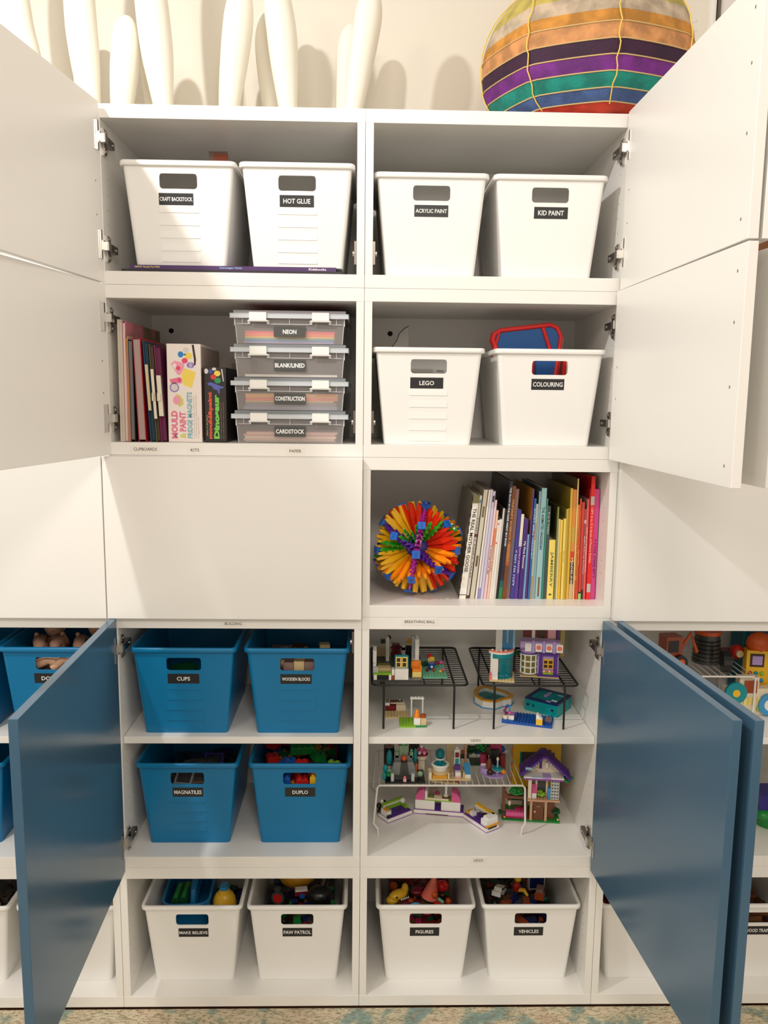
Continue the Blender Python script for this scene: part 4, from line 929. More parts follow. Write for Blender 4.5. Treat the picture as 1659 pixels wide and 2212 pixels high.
model('brick_shop', 'lavender and dark purple brick shop with round bay window', 'toy model', (40.7, 12.0, ZR), -9, [
 ('baseplate', [('b', -.1, -.2, 0, 9.7, 8.0, .3, 'tan'), ('b', 4.2, -.1, .3, 9.7, 1.0, .75, 'purple')]),
 ('bay_window_frame', bayframe()),
 ('pane', [('p', curved(2.1, 2.3, 2.1, -175, -5, 0, 0, 8, .1), .8, 5.6, 'olive', 'z')]),
 ('bay_cap', [('p', curved(2.1, 2.3, 2.45, -180, 0, 0, 0, 10, 2.3), 5.9, 6.2, 'purple', 'z'), ('p', curved(2.1, 2.3, 2.35, -180, 0, 0, 0, 10, 2.3), 6.2, 7.2, 'lavender', 'z')]),
 ('front_wall', [('b', 4.2, .9, .75, 9.4, 1.4, 7.2, 'lavender'), ('b', .1, 2.4, .3, 4.4, 3.0, 7.2, 'lavender'), ('b', 9.0, 1.2, .4, 9.6, 7.5, 7.2, 'lavender'), ('b', 4.6, .4, .75, 5.5, 1.0, 6.2, 'purple'), ('b', 8.3, .4, .75, 9.2, 1.0, 6.2, 'purple'), ('b', 4.4, .3, 5.6, 9.4, 1.0, 6.3, 'purple')]),
 ('door_window', [('b', 5.65, .65, 2.2, 8.25, .88, 4.7, 'yellow')]+[('b', 5.85+i*1.25, .58, 2.45+j*1.1, 6.75+i*1.25, .66, 3.25+j*1.1, 'dbrown') for i in (0, 1) for j in (0, 1)]+[('b', 6.92, .5, 2.2, 6.98, .6, 4.7, 'orange')]),
 ('flower_box', [('b', 5.65, .3, .8, 8.25, .9, 1.3, 'lime')]+[('e', 5.95+.7*i, .35, 1.55, .34, .3, .34, c_) for i, c_ in enumerate(('paleyellow', 'coral', 'paleyellow', 'coral'))]),
 ('awning', [('p', [(.6, 7.0), (-1.0, 8.0), (-1.0, 9.6), (.6, 10.0)], -.3, 9.7, 'lavender', 'x')]+[('b', .9+2.6*i, -1.12, 7.1, 2.5+2.6*i if i else 2.5, -.95, 9.2, 'white') for i in range(4)]+[('b', 2.65+2.6*i, -1.3, 6.9, 3.3+2.6*i, -.95, 10.0, 'lavender') for i in range(3)]),
 ('button', [('p', [(4.3+2.6*i+.6*math.cos(k*math.pi/4), 8.2+.6*math.sin(k*math.pi/4)) for k in range(8)], -1.25, -1.1, 'coral', 'y') for i in range(3)]),
 ('upper_room', [('b', .4, 1.6, 10.0, 9.4, 2.2, 13.2, 'darkred'), ('b', 2.6, 1.2, 10.0, 3.4, 1.6, 12.0, 'white'), ('b', 6.6, 1.2, 10, 8.6, 1.6, 13, 'palepink'), ('b', 4.2, 1.3, 10, 5.8, 1.6, 12.6, 'dbrown'), ('b', 8.9, 1.0, 10, 9.6, 6, 13.2, 'purple')])], GT)
model('brick_pillar', 'pale yellow brick panel standing behind the purple shop', 'toy model', (54.6, 27.5, ZR), -6, [
 ('panel', [('b', 0, 0, 0, 1.1, 3.6, 8.8, 'paleyellow'), ('b', -1.6, 2.5, 0, 0, 3.4, 7.0, 'olive')]), ('base', [('b', -1.8, -.2, 0, 1.3, 3.8, .3, 'tan')])], GT)
GU = 'plastic brick models under the black racks'
model('brick_patio', 'lime and tan brick patio with white arch and orange cone', 'toy model', (9.2, 7.0, ZS), 0, [
 ('baseplate', [('s', .6, 0, 0, 4.6, 5.8, .35, 'lime'), ('b', 4.2, .2, .05, 7.3, 3.4, .4, 'green'), ('s', -3.0, 6.0, 0, 3.2, 10.2, .32, 'tan')]),
 ('arch', [('b', 3.6, 6.3, 0, 3.95, 6.8, 5.1, 'white'), ('b', 6.5, 6.3, 0, 6.85, 6.8, 5.1, 'white'), ('s', 3.4, 6.1, 5.1, 7.0, 6.9, 5.6, 'white')]),
 ('cone', [('k', 4.9, 1.5, 2.2, .85, 1.3, .55, 'orange'), ('e', 4.9, 1.5, 3.5, .55, .55, .8, 'orange')]),
 ('block', [('b', 4.1, .6, .4, 5.7, 2.3, 2.2, 'white'), ('b', 5.8, .6, .4, 7.2, 2.3, 2.2, 'tan'), ('c', 6.5, 1.5, 2.2, .75, .75, 'rust')])], GU)
model('brick_kitchen', 'low red and white brick kitchen counter under the left rack', 'toy model', (6.3, 17.5, ZS), 0, [
 ('counter', [('b', 0, 0, .3, 2.9, 2.4, 1.6, 'darkred'), ('b', 0, -.1, 0, 2.9, .8, .3, 'darkgreen'), ('b', 2.9, -.2, .2, 5.4, 2.6, 1.9, 'cream'), ('b', 0, .2, 1.6, 1.2, 1.6, 2.3, 'white')]),
 ('worktop', [('s', 1.4, .6, 1.9, 5.2, 2.6, 2.15, 'cream'), ('b', 2.8, 1.2, 2.15, 4.6, 2.2, 2.4, 'dbrown'), ('b', 1.4, .9, 2.1, 2.8, 2.2, 2.4, 'darkred')]),
 ('plant', [('e', .6, .9, 2.6, .45, .45, .4, 'olive'), ('e', 3.9, 1.6, 2.6, .3, .3, .3, 'lgrey')])], GU)
pool_o = [(0, 3.2), (1.6, 0), (4.8, -1.2), (7.2, .8), (9.6, 1.8), (10.6, 4.0), (9.2, 6.6), (5.6, 9.8), (3.6, 11.4), (1.6, 10.0), (.2, 7.0)]
def inset(P_, f):
    cx = sum(p[0] for p in P_)/len(P_); cy = sum(p[1] for p in P_)/len(P_); return [(cx+(x-cx)*f, cy+(y-cy)*f) for x, y in P_]
def ringwall(m, P_, f, z0, z1, mat):
    Q_ = inset(P_, f); n = len(P_)
    vs = [(x, y, z) for z in (z0, z1) for x, y in P_]+[(x, y, z) for z in (z0, z1) for x, y in Q_]; fs = []
    for i in range(n):
        j = (i+1) % n; fs += [(i, j, n+j, n+i), (2*n+j, 2*n+i, 3*n+i, 3*n+j), (n+i, n+j, 3*n+j, 3*n+i), (j, i, 2*n+i, 2*n+j)]
    m.add(vs, fs, mat)
t = thing('brick_pool', 'toy swimming pool with white walls and an orange rim', 'toy model', (30.9, 20.2, ZS), 0, GU)
one('pool_wall', t, lambda m: ringwall(m, pool_o, .84, .25, 1.9, pc('white'))); one('rim', t, lambda m: ringwall(m, inset(pool_o, 1.02), .8, 1.9, 2.3, pc('gold')))
one('water', t, lambda m: (m.prism(inset(pool_o, .83), .25, .9, 'teal'), [m.studs(2.5+i*.8, 1.8, 3.3+i*.8, 7.5-abs(i-3)*.5, .9, 'teal') for i in range(6)]))
one('base', t, lambda m: m.prism(inset(pool_o, 1.03), 0, .25, 'azure'))
model('brick_dock', 'royal blue ridged brick plate with a tiny yellow house at one end', 'toy model', (36.0, 10.2, ZS), -17, [
 ('baseplate', [('b', 0, 0, 0, 12.6, 6.6, .55, 'blue'), ('b', 0, 0, .55, 2.9, 1.5, 1.0, 'blue')]+[('b', 3.1+i*.8, .05, .55, 3.5+i*.8, 6.5, .8, 'blue') for i in range(12)]),
 ('flower_pot', [('c', .8, .9, 1.0, .7, .9, 'cream'), ('b', 1.6, .3, 1.0, 3.0, 1.5, 2.0, 'white'), ('t', [(.8, .9, 1.9), (.6, .9, 3.0), (1.0, .8, 4.2)], .25, 'magenta'), ('e', .5, .9, 3.0, .35, .3, .4, 'purple'), ('e', 1.2, 1.0, 4.3, .4, .3, .5, 'blue'), ('e', 1.9, .9, 2.6, .6, .5, .35, 'pink'), ('t', [(1.6, 1.2, 2), (1.9, 1.2, 4.4)], .2, 'azure'), ('e', 2.7, 1.0, 2.4, .5, .4, .3, 'orchid')]),
 ('tiny_house', [('b', 8.6, -.05, .55, 10.2, 1.5, 2.1, 'yellow'), ('p', [(8.6, 2.1), (10.2, 2.1), (9.0, 3.3), (8.6, 3.3)], -.05, 1.5, 'white', 'y'), ('b', 10.6, 2.5, .55, 12.3, 5.0, 1.1, 'taupe')])], GU)
model('brick_chest', 'turquoise brick suitcase with dark blue edged lid', 'toy model', (43.6, 19.2, ZS), -38, [
 ('case', [('b', 0, 0, 0, 9.4, 8.8, 3.1, 'turq'), ('b', .2, .2, 3.1, 9.2, 8.6, 3.25, 'blue')]),
 ('lid', [('b', 0, 0, 3.1, 9.4, .9, 3.6, 'navy'), ('b', 0, 7.9, 3.1, 9.4, 8.8, 3.6, 'navy'), ('b', 0, .9, 3.1, .9, 7.9, 3.6, 'navy'), ('b', 8.5, .9, 3.1, 9.4, 7.9, 3.6, 'navy'), ('s', .9, .9, 3.1, 8.5, 7.9, 3.45, 'teal')]),
 ('catch', [('c', 1.0, -.1, 1.6, .35, .4, 'black'), ('b', 1.2, -.15, 1.6, 2.4, 0, 1.9, 'teal'), ('b', 2.4, -.15, 1.3, 2.7, 0, 2.1, 'navy'), ('c', 8.0, -.1, 1.6, .35, .4, 'black'), ('b', 6.4, -.15, 1.7, 7.8, 0, 2.0, 'azure')]),
 ('ornament', [('b', 3.9, 3.2, 3.6, 4.7, 6.6, 3.9, 'lavender'), ('b', 6.9, 1.6, 3.6, 8.4, 2.0, 3.8, 'white'), ('b', 6.6, 6.0, 3.6, 8.2, 6.4, 3.8, 'paleblue'), ('b', 6.0, .3, 3.6, 7.2, .7, 3.8, 'lavender')])], GU)

# ---- lower shelf: on the white rack
ZW = ZL+13.6+.36
GW2 = 'plastic brick models on the white rack'
model('brick_castle', 'small grey and sage brick castle with teal crystals', 'toy model', (6.9, 10.4, ZW), 0, [
 ('baseplate', [('b', -.6, 0, 0, 9.8, 7.6, .35, 'black')]),
 ('stair', [('p', [(.5, .35), (8.2, .35), (6.8, 4.4), (1.8, 4.4)], 3.0, 4.4, 'grey', 'y'), ('p', [(3.2, .35), (5.8, .35), (5.2, 4.4), (3.6, 4.4)], 2.6, 3.1, 'dgrey', 'y'), ('b', .9, .5, .3, 1.7, 1.4, 2.4, 'lgrey'), ('b', 6.2, .5, .3, 7.0, 1.4, 2.4, 'lgrey'), ('b', 1.0, 1.6, .3, 6.8, 3.0, .9, 'dgrey')]),
 ('tower', [('b', 2.2, 4.4, .3, 6.6, 6.8, 5.6, 'grey'), ('b', 3.2, 4.6, 5.6, 5.4, 6.4, 8.2, 'sage'), ('b', 2.2, 4.4, 5.0, 3.0, 5.2, 6.6, 'sage'), ('b', 6.0, 4.4, 5.0, 6.8, 5.2, 6.6, 'sage'), ('e', 4.3, 5.4, 8.5, .6, .5, .6, 'mint'), ('e', 2.6, 4.8, 6.9, .35, .35, .35, 'mint'), ('e', 6.4, 4.8, 6.9, .35, .35, .35, 'mint')]),
 ('flame', [('e', 4.4, 3.6, 5.2, .7, .5, .9, 'dorange'), ('b', 3.6, 3.2, 4.2, 5.2, 4.2, 4.7, 'black'), ('e', 7.6, 3.4, 2.6, .5, .5, 1.4, 'rust'), ('b', 3.0, 7.0, 7.2, 4.4, 7.4, 10.4, 'dorange')]),
 ('crystal', [('e', .6, 5.0, 4.8, .8, .6, 2.2, 'teal'), ('e', -.5, 2.6, 2.8, .7, .5, 1.2, 'teal'), ('e', -.8, 1.6, 1.2, .6, .5, 1.1, 'teal'), ('e', 7.4, 5.0, 5.4, .5, .5, 2.0, 'teal'), ('e', .4, 3.0, 1.8, .9, .6, .8, 'sage'), ('e', 8.6, 2.6, 1.4, .8, .6, .8, 'sage')]),
 ('mini_figure', [('b', 4.1, .2, .0, 4.9, .8, 1.2, 'palepink'), ('e', 4.5, .5, 1.5, .35, .3, .35, 'coral')]),
 ('shrub', [('l', .7, 1.6, 1.7, .8, 8, 'green', 5)])], GW2)
model('brick_vehicle', 'black brick cannon-like pieces behind the castle', 'toy model', (6.2, 20.5, ZW), 0, [
 ('body', [('b', 0, 0, 0, 2.8, 2.6, 5.0, 'black'), ('b', 6.8, 1, 0, 9.6, 2.6, 6.2, 'dgrey')]), ('roof', [('e', 1.4, 1.2, 5.0, 1.4, 1.2, .6, 'taupe')])], GW2)
def wheel_c(x, y, z, r, c_, n=6): return [('e', x+r*math.cos(6.283*k/n), y+r*math.sin(6.283*k/n), z, .45, .4, .55, c_[k % len(c_)]) for k in range(n)]
model('brick_cupcake_stand', 'brick cupcake stand with pink and white swirls', 'toy model', (16.2, 18.2, ZW), 0, [
 ('stand', [('b', -.8, -.5, 0, .8, .9, 3.6, 'cream'), ('c', 0, 0, 3.6, 1.7, .9, 'cream')]), ('icing', [('c', 0, 0, 4.5, 1.75, .35, 'magenta')]+wheel_c(0, 0, 5.3, 1.3, ['pink', 'white', 'palepink'])+[('c', 0, 0, 5.0, .8, 1.2, 'pink'), ('e', 0, 0, 6.5, .4, .4, .5, 'white')])], GW2)
model('brick_fountain_court', 'tan brick court with white round fountain, blue dome and slide', 'toy model', (17.7, 12.0, ZW), 0, [
 ('baseplate', [('b', 0, 0, 0, 11.0, 7.0, .5, 'tan'), ('s', 4.6, 2.6, .5, 9.6, 7.0, .7, 'tan'), ('b', 0, 0, .5, .8, 2.6, 2.2, 'cream'), ('b', 1.0, .1, .5, 4.8, .9, 1.3, 'gold'), ('b', 5.0, .1, .5, 5.4, .9, 1.9, 'cream'), ('c', 3.2, 2.8, 1.2, 2.6, .8, 'tan')]),
 ('pool', [('k', 3.2, 2.8, 2.0, 1.9, 1.3, 2.3, 'white'), ('c', 3.2, 2.8, 3.3, 1.7, .1, 'teal'), ('t', [(3.2+2.1*math.cos(k*.5236), 2.8+2.1*math.sin(k*.5236), 3.3) for k in range(13)], .35, 'white')]),
 ('dome', [('c', 3.2, 3.4, 3.4, .6, 1.4, 'teal'), ('t', [(3.2+1.2*math.cos(k*.5236), 3.4+1.2*math.sin(k*.5236), 4.7) for k in range(13)], .2, 'white'), ('e', 3.2, 3.4, 5.9, 1.3, 1.2, 1.5, 'xteal'), ('e', 3.2, 3.4, 5.9, 1.0, .9, 1.2, 'teal')]),
 ('machine', [('b', 6.9, 1.6, .5, 8.4, 2.6, 3.4, 'purple'), ('b', 7.0, .4, .5, 8.4, 1.6, 2.1, 'white'), ('b', 7.0, .38, .5, 8.4, .42, 1.0, 'palepink'), ('b', 6.9, 2.6, 3.4, 8.3, 3.6, 7.4, 'white'), ('b', 7.1, 2.5, 5.2, 8.1, 2.6, 6.6, 'darkred'), ('b', 7.1, 2.5, 3.5, 8.1, 2.6, 4.9, 'teal'), ('e', 7.6, 3.0, 7.7, .5, .4, .4, 'cream')]),
 ('slide', [('b', 9.6, .3, .5, 11.0, 2.0, 1.6, 'white'), ('p', [(.2, 1.6), (2.4, 1.6), (3.6, 2.9), (3.6, 3.3)], 9.5, 11.0, 'azure', 'x'), ('b', 9.0, .6, .5, 9.6, 2.4, 1.9, 'tan')]),
 ('post', [('c', 10.2, 5.6, .5, .35, 7.6, 'skin'), ('b', 8.9, 5.4, 3.6, 11.2, 6.2, 4.6, 'black'), ('e', 9.4, 5.2, 5.6, .5, .4, .6, 'rust'), ('b', 5.2, 6.2, .6, 6.8, 7.0, 8.0, 'tan')])], GW2)
model('brick_grotto', 'dark pink brick grotto with a pale blue fountain on lavender base', 'toy model', (32.1, 12.9, ZW), 0, [
 ('baseplate', [('c', 3.2, 3.3, 0, 3.2, .35, 'lavender'), ('c', 1.6, 4.2, 0, 2.0, 1.6, 'lavender')]),
 ('wall', [('b', -.1, 4.6, 0, 1.4, 6.2, 4.6, 'magenta'), ('b', 5.2, 4.4, 0, 6.6, 6.0, 4.4, 'darkred'), ('b', 2.6, 6.0, 0, 5.6, 6.8, 7.0, 'magenta'), ('b', 2.4, 5.4, .3, 5.0, 6.0, 5.6, 'black'), ('b', 0, 4.5, 1.6, 1.3, 4.7, 2.2, 'white')]),
 ('rock', [('e', 1.9, 2.8, 2.4, .8, .7, 2.3, 'brown'), ('e', 2.1, 2.0, .9, .9, .7, .9, 'dbrown'), ('b', 1.4, 5.2, 4.2, 2.6, 6.2, 6.4, 'dbrown')]),
 ('fountain', [('c', 4.0, 1.9, .3, .3, 1.0, 'lavender'), ('k', 4.0, 1.9, 1.2, .6, .5, 1.35, 'white'), ('c', 4.0, 1.9, 1.7, 1.15, .7, 'teal'), ('c', 4.0, 1.9, 2.4, .22, 2.0, 'paleblue'), ('e', 4.0, 1.9, 4.7, .38, .38, .55, 'cream')]),
 ('pumpkin', [('e', 5.6, 2.0, 1.1, .7, .6, .65, 'orange'), ('c', 5.6, 2.0, 1.6, .25, .5, 'green')])], GW2)
model('brick_tree', 'green leafy brick tree with blue and dark green foliage', 'toy model', (31.0, 19.6, ZW), 0, [
 ('trunk', [('c', 3.0, 2.4, 0, .7, 4.6, 'dbrown'), ('b', -1.2, 1.0, 0, 6.6, 5.6, .3, 'darkgreen')]),
 ('foliage', [('l', 3.0, 1.4, 5.0, 2.7, 60, 'green', 2), ('l', -.8, 3.6, 3.4, 1.8, 30, 'darkgreen', 3)]), ('blue_roof', [('e', 6.4, 2.0, 4.4, 1.9, 1.6, 1.1, 'blue'), ('b', .4, 4.4, 1.8, 3.0, 5.4, 4.2, 'blue'), ('b', 4.8, 1.2, .3, 7.2, 2.2, 3.4, 'darkred')])], GW2)
# ---- lower shelf: under the white rack
GX = 'segments of the white and purple brick terrace'
def hull(W, d=4.4, cut=0): return ('hull', [('b', 0, 0, 0, W, d, .2, 'orchid'), ('b', 0, 0, .2, W, d, 1.15, 'white'), ('b', 0, 0, 1.15, W, .12, 1.3, 'orchid'), ('s', .1, .2, 1.15, W-.1, d-.1, 1.3, 'purple')])
model('brick_terrace', 'left end of the brick terrace with a green canopy', 'toy model', (7.4, 15.7, ZL), 36, [
 hull(8.2), ('canopy', [('b', 1.0, 3.6, 3.1, 8.0, 4.5, 3.5, 'lime'), ('b', 1.2, 3.8, 1.3, 7.8, 4.3, 3.1, 'lime'), ('b', 1.0, 3.4, 2.8, 8.0, 3.7, 3.1, 'white'), ('e', 7.6, 3.4, 2.8, .8, .7, .8, 'white'), ('b', 7.2, 1.4, 1.3, 8.0, 3.6, 2.2, 'lime')]),
 ('stall', [('b', .1, .6, 1.3, 1.4, 3.4, 2.8, 'white'), ('b', .3, .8, 2.8, 1.3, 2.6, 3.2, 'gold'), ('b', 1.5, .9, 1.3, 1.9, 2.0, 2.9, 'azure'), ('b', -.1, .2, 1.3, 1.2, .6, 2.0, 'black')]),
 ('toy_panda', [('e', .8, 5.2, 2.6, .7, .7, .8, 'black'), ('e', 1.7, 5.1, 3.6, .5, .5, .6, 'white'), ('e', 2.5, 5.3, 2.8, .9, .8, .9, 'black'), ('e', 1.2, 5.0, .9, 1.0, .9, .9, 'black')])], GX)
model('brick_terrace', 'middle of the brick terrace with pink arched ends', 'toy model', (14.6, 21.0, ZL), -9, [
 hull(13.6), ('white_wall', [('b', .3, .3, 1.3, 5.6, 3.6, 3.9, 'white'), ('b', 7.4, .3, 1.3, 12.6, 3.6, 3.9, 'white'), ('b', 2.6, .25, 3.9, 10.6, 3.4, 4.2, 'lime')]),
 ('pink_arch', [('p', [(x_, z_) for x_, z_ in [(.3, 3.9), (.5, 5.4), (1.3, 6.5), (2.8, 7.0), (2.8, 3.9)]], .3, 3.4, 'pink', 'y'), ('p', [(12.6, 3.9), (12.4, 5.4), (11.6, 6.4), (10.2, 6.8), (10.2, 3.9)], .3, 3.4, 'pink', 'y')]),
 ('interior', [('b', 2.9, .3, 4.2, 3.6, 3.2, 6.6, 'white'), ('b', 4.0, 2.6, 4.2, 6.2, 3.0, 6.4, 'taupe'), ('b', 3.6, .3, 4.2, 9.4, .6, 4.7, 'cream'), ('b', 5.4, .9, 4.2, 7.6, 2.0, 5.0, 'cream'), ('b', 7.6, .6, 4.2, 9.6, 1.6, 5.0, 'dbrown'), ('e', 6.3, 2.2, 5.2, .5, .4, .7, 'magenta')]),
 ('umbrella_post', [('c', 8.6, 1.6, 4.2, .35, 5.0, 'white'), ('k', 8.6, 1.6, 4.2, 1.2, 1.3, .5, 'cream'), ('b', 4.6, .3, 9.2, 12.6, 3.4, 9.6, 'tan'), ('b', 11.9, .2, 9.3, 12.6, 3.6, 10.4, 'magenta')]),
 ('name_strip', [('b', 3.2, -.06, .1, 9.4, 0, .3, 'dbrown')])], GX)
model('brick_terrace', 'right end of the brick terrace with a yellow canopy', 'toy model', (27.9, 18.6, ZL), -57, [
 hull(9.4), ('canopy', [('b', .8, 3.6, 3.0, 8.0, 4.5, 3.6, 'yellow'), ('b', 1.0, 3.5, 1.3, 2.0, 4.4, 3.0, 'white'), ('b', 7.0, 3.5, 1.3, 8.0, 4.4, 3.0, 'yellow'), ('b', .8, 3.3, 2.7, 8.0, 3.6, 3.1, 'white')]),
 ('cabin', [('b', 6.8, .3, 1.3, 9.3, 4.0, 3.0, 'white'), ('b', 8.9, .1, 1.3, 9.5, 4.2, 1.9, 'gold'), ('b', 7.0, 1.0, 3.0, 9.0, 4.2, 3.6, 'white'), ('b', 9.3, .6, .9, 9.6, 3.4, 1.3, 'black')]),
 ('star', [('e', 6.2, 2.2, 3.1, .9, .9, .35, 'black')]), ('seat', [('b', 1.6, .8, 1.3, 2.9, 2.2, 2.5, 'white'), ('b', .4, .6, 1.3, 1.4, 2.4, 2.2, 'gold')])], GX)
rf = []
for sgn in (-1, 1):
    for i in range(10 if sgn < 0 else 11):
        x0 = 11.0+sgn*(i*.62); z0 = 18.9-i*.56
        rf.append(('b', min(x0, x0+sgn*.8), -.7, z0-.55, max(x0, x0+sgn*.8), 5.2, z0, 'purple'))
        rf += [('c', x0+sgn*.35, -.3+1.2*q, z0, .24, .15, 'purple') for q in range(4)]
model('brick_tree_house', 'brick tree house with purple gable roof and brown door', 'toy model', (38.0, 17.4, ZL), -7, [
 ('baseplate', [('s', .3, 0, 0, 15.6, 8.2, .4, 'green'), ('b', 6.0, .4, .4, 10, 5, .6, 'rust')]),
 ('brown_frame', [('b', .1, .5, .4, 1.0, 1.8, 9.1, 'brown'), ('b', .1, .6, 6.0, 6.6, 1.6, 6.8, 'brown'), ('p', [(1.0, 6.8), (1.8, 6.8), (1.0, 8.0)], .6, 1.6, 'brown', 'y'), ('b', 6.0, .6, .4, 6.9, 2.2, 9.0, 'dbrown'), ('b', 5.9, 3.6, .4, 7.2, 5, 6.6, 'dbrown')]),
 ('bench', [('s', 1.2, .2, 1.2, 6.0, 1.6, 2.3, 'pink'), ('b', 1.2, .1, .7, 6.0, 1.2, 1.2, 'magenta'), ('b', 3.6, 1.4, 2.0, 6.0, 2.4, 3.0, 'magenta'), ('b', 2.6, 1.6, 2.3, 3.6, 2.2, 2.9, 'darkgreen')]),
 ('toy_bird', [('e', 2.2, 1.8, 4.1, .45, .35, .8, 'cream'), ('e', 2.0, 1.7, 5.2, .4, .3, .3, 'darkred'), ('t', [(2.2, 1.8, 3.4), (2.2, 1.8, 2.4)], .08, 'rust')]),
 ('front_door', [('b', 8.5, .3, .4, 11.2, .7, 6.0, 'brown'), ('e', 8.9, .2, 2.9, .35, .2, .35, 'skin'), ('b', 9.3, .24, 4.2, 10.3, .3, 4.6, 'taupe')]),
 ('door_post', [('c', 7.9, .4, .4, .4, 5.7, 'skin'), ('c', 11.8, .4, .4, .4, 5.7, 'skin')]),
 ('deck', [('s', 6.8, -.3, 6.0, 11.9, 5.0, 6.5, 'skin'), ('b', 11.9, -.1, 6.0, 15.4, 4.0, 6.5, 'skin'), ('b', 12.4, 1.4, .4, 14.2, 3.4, 6.0, 'brown')]),
 ('room_wall', [('b', 6.9, .2, 6.5, 7.8, 1.4, 12.2, 'cream'), ('b', 9.0, 2.2, 6.5, 9.5, 3.0, 12.2, 'cream'), ('b', 11.8, 2.2, 6.5, 12.3, 3.0, 12.2, 'cream'), ('b', 9.5, 2.6, 6.5, 11.8, 2.8, 12.2, 'dgrey'), ('b', 7.8, 2.6, 6.5, 9.0, 2.9, 12.2, 'taupe')]),
 ('bed', [('b', 8.0, .4, 6.5, 9.2, 2.2, 8.0, 'white'), ('p', [(.4, 8.0), (2.2, 8.0), (2.2, 9.8)], 8.0, 9.3, 'pink', 'x')]),
 ('shelf_tower', [('b', 12.9, .2, 6.6, 15.1, 1.4, 12.1, 'lgrey')]+[('b', 13.1+.7*i, .14, 7.0+.9*j, 13.5+.7*i, .2, 7.3+.9*j, 'dgrey') for i in range(3) for j in range(6)]+[('b', 12.2, .6, 6.5, 12.9, 1.6, 9.6, 'azure')]),
 ('upper_floor', [('b', 5.6, -.5, 12.2, 16.2, 4.6, 12.7, 'orchid'), ('b', 5.6, -.6, 12.7, 16.2, 3.0, 13.1, 'white'), ('b', 7.8, -.62, 12.9, 10.6, -.4, 13.2, 'paleblue'), ('b', 10.6, -.62, 12.7, 12.8, 2.0, 13.2, 'lavender')]),
 ('attic_wall', [('p', [(6.2, 13.1), (15.8, 13.1), (11.0, 17.8)], 3.0, 3.4, 'cream', 'y'), ('b', 9.9, 2.8, 14.0, 10.6, 3.05, 16.6, 'purple'), ('b', 11.5, 2.4, 14.4, 12.2, 3.0, 16.0, 'white'), ('e', 9.2, 2.4, 14.0, .4, .3, .4, 'cream')]),
 ('roof', rf+[('b', 5.9, -.9, 15.2, 7.7, -.6, 15.8, 'paleblue')]),
 ('foliage', [('l', 4.0, 1.0, 8.2, 1.9, 34, 'green', 7), ('l', 6.4, 3.2, 11.6, 1.3, 18, 'green', 9), ('l', 17.3, 2.4, 11.6, 1.6, 22, 'green', 11), ('l', 14.6, 1.2, 2.8, 1.1, 18, 'darkgreen', 13), ('l', .2, .9, 2.0, .8, 10, 'darkgreen', 14)]),
 ('lime_shrub', [('l', 10.4, 1.6, 7.5, 1.0, 14, 'lime', 15)]),
 ('mini_flower', [('e', .9, .3, .8, .3, .3, .3, 'yellow'), ('e', 15.1, .5, .8, .3, .3, .3, 'paleyellow'), ('e', 17.2, 1.4, 10.2, .3, .3, .3, 'magenta')])])
model('brick_house_back', 'tall yellow brick wall with dark window behind the tree house', 'toy model', (43.0, 29.2, ZL), -4, [
 ('yellow_wall', [('b', 0, 0, 0, 13.4, .8, 7, 'yellow'), ('b', 0, 0, 7, 2.0, .8, 14.2, 'yellow'), ('b', 11.6, 0, 7, 13.4, .8, 14.2, 'yellow'), ('b', 0, 0, 14.2, 13.4, .8, 21, 'yellow')]+[('b', -.5, .1, 5+2.2*i, 0, .7, 6.2+2.2*i, 'orange') for i in range(5)]),
 ('window_frame', [('b', 1.9, -.1, 7, 2.3, .3, 14.2, 'teal'), ('b', 2.3, .3, 7, 11.6, .5, 14.2, 'dgrey'), ('b', 7.0, -.2, 13, 10.6, 0, 15, 'brown')]), ('foot', [('b', -.3, -.8, 0, 13.6, 2.4, .3, 'darkgreen')])])

# ---------------------------------------------------------------- contents of the bins
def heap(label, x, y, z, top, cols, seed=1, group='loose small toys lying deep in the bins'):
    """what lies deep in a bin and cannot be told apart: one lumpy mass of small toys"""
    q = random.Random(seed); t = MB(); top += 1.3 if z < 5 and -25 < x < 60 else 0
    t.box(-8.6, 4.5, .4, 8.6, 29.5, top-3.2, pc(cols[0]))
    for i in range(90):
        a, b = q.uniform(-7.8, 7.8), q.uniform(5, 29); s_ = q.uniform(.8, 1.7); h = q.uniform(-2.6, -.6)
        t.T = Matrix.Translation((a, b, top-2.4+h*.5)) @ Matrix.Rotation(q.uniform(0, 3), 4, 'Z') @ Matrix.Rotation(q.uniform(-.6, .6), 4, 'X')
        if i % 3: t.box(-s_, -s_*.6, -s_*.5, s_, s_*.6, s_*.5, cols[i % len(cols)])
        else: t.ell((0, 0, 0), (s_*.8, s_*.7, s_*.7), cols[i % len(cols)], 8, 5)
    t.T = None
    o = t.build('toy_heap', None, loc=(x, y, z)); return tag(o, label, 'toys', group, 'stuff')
def item(name, label, cat, x, y, z, rz, parts, group=None, tilt=None):
    if z < 22 and -25 < x < 60: z += 1.4                 # toys ride high in the three right-hand floor bins
    t = model(name, label, cat, (x, y, z), rz, parts, group)
    if tilt: t.rotation_euler = (R(tilt[0]), R(tilt[1]), R(rz))
    return t
